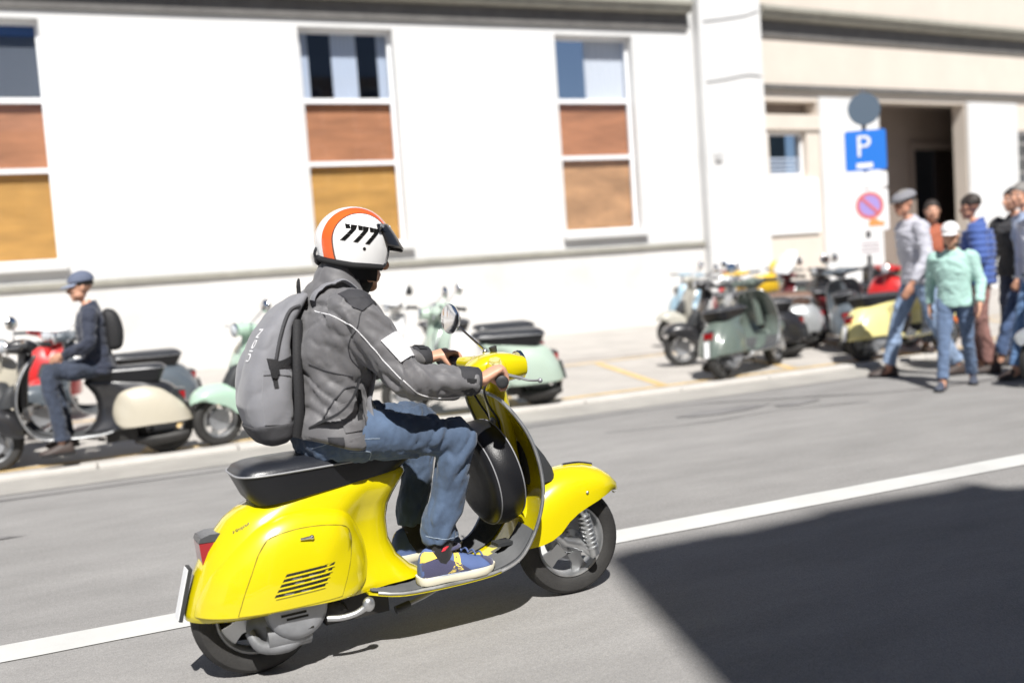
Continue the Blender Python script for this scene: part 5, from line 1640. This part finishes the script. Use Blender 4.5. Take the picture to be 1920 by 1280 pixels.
    if cap:
        kind, cc, bc = cap
        b = MB(); rr = []
        for i in range(10):
            ph = .04 + 1.5 * i / 9
            f = 1.12 if kind == 'flat' else 1.04
            rr.append([P(-.008 + (.112 * f) * math.sin(ph) * math.cos(a), .092 * f * math.sin(ph) * math.sin(a), .052 + (.072 if kind == 'flat' else .098) * math.cos(ph) - (.018 * math.cos(a) * math.sin(ph) if kind == 'flat' else 0)) for a in [2 * math.pi * k / 28 for k in range(28)]])
        b.rings(rr); cp = b.build('cap', mat('cap_' + label.split()[0], cc, .85, bump=.2, bscale=200), o)
        b = MB(); rr = []
        for i in range(5):
            q = i / 4
            rr.append([P(.085 * math.cos(R(a)) + .085 * q * math.cos(R(a)), .085 * math.sin(R(a)), .046 - .022 * q) for a in range(-65, 66, 10)])
        b.rings([r + [p + Vector((0, 0, -.006)) for p in reversed(r)] for r in rr]); b.build('brim', mat('brim_' + label.split()[0], bc, .8), cp)
    # top
    b = MB(); torso(b, K, .022 + (.02 if puffer else 0), build, top='upper', bottom=K['pelvis'] + Vector((0, 0, -.06)))
    b.tube([K['upper'] + Vector((0, 0, -.02)), K['upper'] + Vector((0, 0, .03)), K['neckb'] + Vector((-.005, 0, .015)), K['neckb'] + Vector((.004, 0, .04))], [(.185, .105), (.15, .095), (.085, .08), (.072, .072)], 22, lat=(0, 1, 0), interp=3)
    for q, sg in (('r', -1), ('l', 1)):
        sh, el, wr = armsJ[q]
        limb(b, [sh + Vector((0, -sg * .03, 0)), sh, sh * .5 + el * .5, el, el * .5 + wr * .5, wr * .92 + el * .08], [.074, .080, .068, .059, .053, .044], .014 if puffer else 0, n=16)
    f1 = fold(.011, (9, 9, 14), x); 
    def dsp(co, n):
        d = f1(co, n)
        if puffer: d = d * .5 + .012 * abs(math.sin(co.z * 3.14159 / .062)) - .006
        return d
    tp, _ = unite('jacket' if puffer else 'top', b, .010, mat('cloth_' + '%d%d%d' % tuple(int(c * 99) for c in top), top, .8, var=.1, bump=.2, bscale=220, sheen=.2), o, 3, dsp)
    # trousers
    b = MB(); b.tube([K['pelvis'] + Vector((0, 0, .06)), K['pelvis'], K['pelvis'] + Vector((0, 0, -.06))], [(.170, .118), (.178, .125), (.15, .11)], 22, lat=(0, 1, 0), interp=3)
    for q in 'rl':
        hp, kn, an = legsJ[q]
        limb(b, [hp + Vector((0, 0, .02)), hp * .5 + kn * .5, kn, kn * .5 + an * .5, an + Vector((0, 0, .03))], [.100, .086, .070, .066, .066], n=18)
    unite('trousers', b, .010, denim('denim_' + '%d%d%d' % tuple(int(c * 99) for c in legs), legs), o, 3, fold(.010, (10, 9, 12), y))
    for q, sg in (('r', -1), ('l', 1)):
        an = legsJ[q][2]
        hl = Vector((an.x - .085, an.y, an.z - .09)); te = Vector((an.x + .19, an.y + sg * .03, an.z - .09))
        shoe_parts(hl, te, 1.05, 0, o, mat('shoe_%d' % int(shoes[0] * 1000), shoes, .6), M_hblack)
    if pack:
        b = MB(); rr = []
        for zz, x0, x1, w in ((-.2, -.2, -.12, .10), (-.18, -.25, -.11, .13), (-.02, -.27, -.11, .145), (.12, -.24, -.1, .135), (.18, -.18, -.1, .10)):
            rr.append([(K['chest'].x + (x0 + x1) / 2 + px, py, K['chest'].z + zz) for px, py in supel(w, (x1 - x0) / 2, 24, 3)])
        b.rings(rr); pk = tag(b.build('backpack', M_jacket_dk, None, sub=1), 'small black backpack on the back of the man seated on a scooter', 'backpack')
        pk.location = o.location; pk.rotation_euler = o.rotation_euler; pk.scale = o.scale
    return o
stroller('man in navy jacket and dark blue cap seated on a black and cream scooter', .08, 8.03, 176, 1.46, GZ + .70, top=(.022, .028, .05), legs=(.03, .04, .065), cap=('ball', (.11, .13, .19), (.22, .26, .36)), pose='sit', pack=True)
stroller('standing man in flat cap, pale grey shirt and light blue jeans', 6.98, 6.86, 160, 1.68, top=(.46, .46, .52), legs=(.22, .30, .44), hair='grey', cap=('flat', (.20, .20, .22), (.05, .05, .055)), pose='walk', skin=M_skin2, build=1.06)
stroller('short person in mint green top and white cap beside the man in flat cap', 6.62, 6.12, 215, 1.34, top=(.36, .56, .51), legs=(.10, .15, .25), cap=('ball', (.70, .70, .70), (.70, .70, .70)), pose='walk', long_hair=True, shoes=(.06, .07, .10))
stroller('man in quilted blue jacket with his back half turned', 7.45, 6.6, 130, 1.60, top=(.05, .10, .32), legs=(.20, .10, .085), puffer=True, pose='arms', skin=M_skin2)
stroller('person in white shirt and blue jeans walking at the right edge', 7.5, 6.0, 185, 1.60, top=(.62, .62, .68), legs=(.10, .19, .36), pose='walk')
stroller('dark haired person in black jacket behind the man in quilted jacket', 8.3, 6.9, 200, 1.66, top=(.03, .03, .035), legs=(.05, .06, .10), pose='stand', build=1.05)
stroller('person in rust red jumper behind the man in flat cap', 8.35, 8.0, 250, 1.60, GZ, top=(.36, .10, .05), legs=(.07, .08, .11), pose='arms', long_hair=True)
stroller('person in pale blue shirt at the right edge of the crowd', 8.05, 6.55, 150, 1.68, top=(.34, .42, .58), legs=(.06, .10, .20), pose='walk', hair='grey')
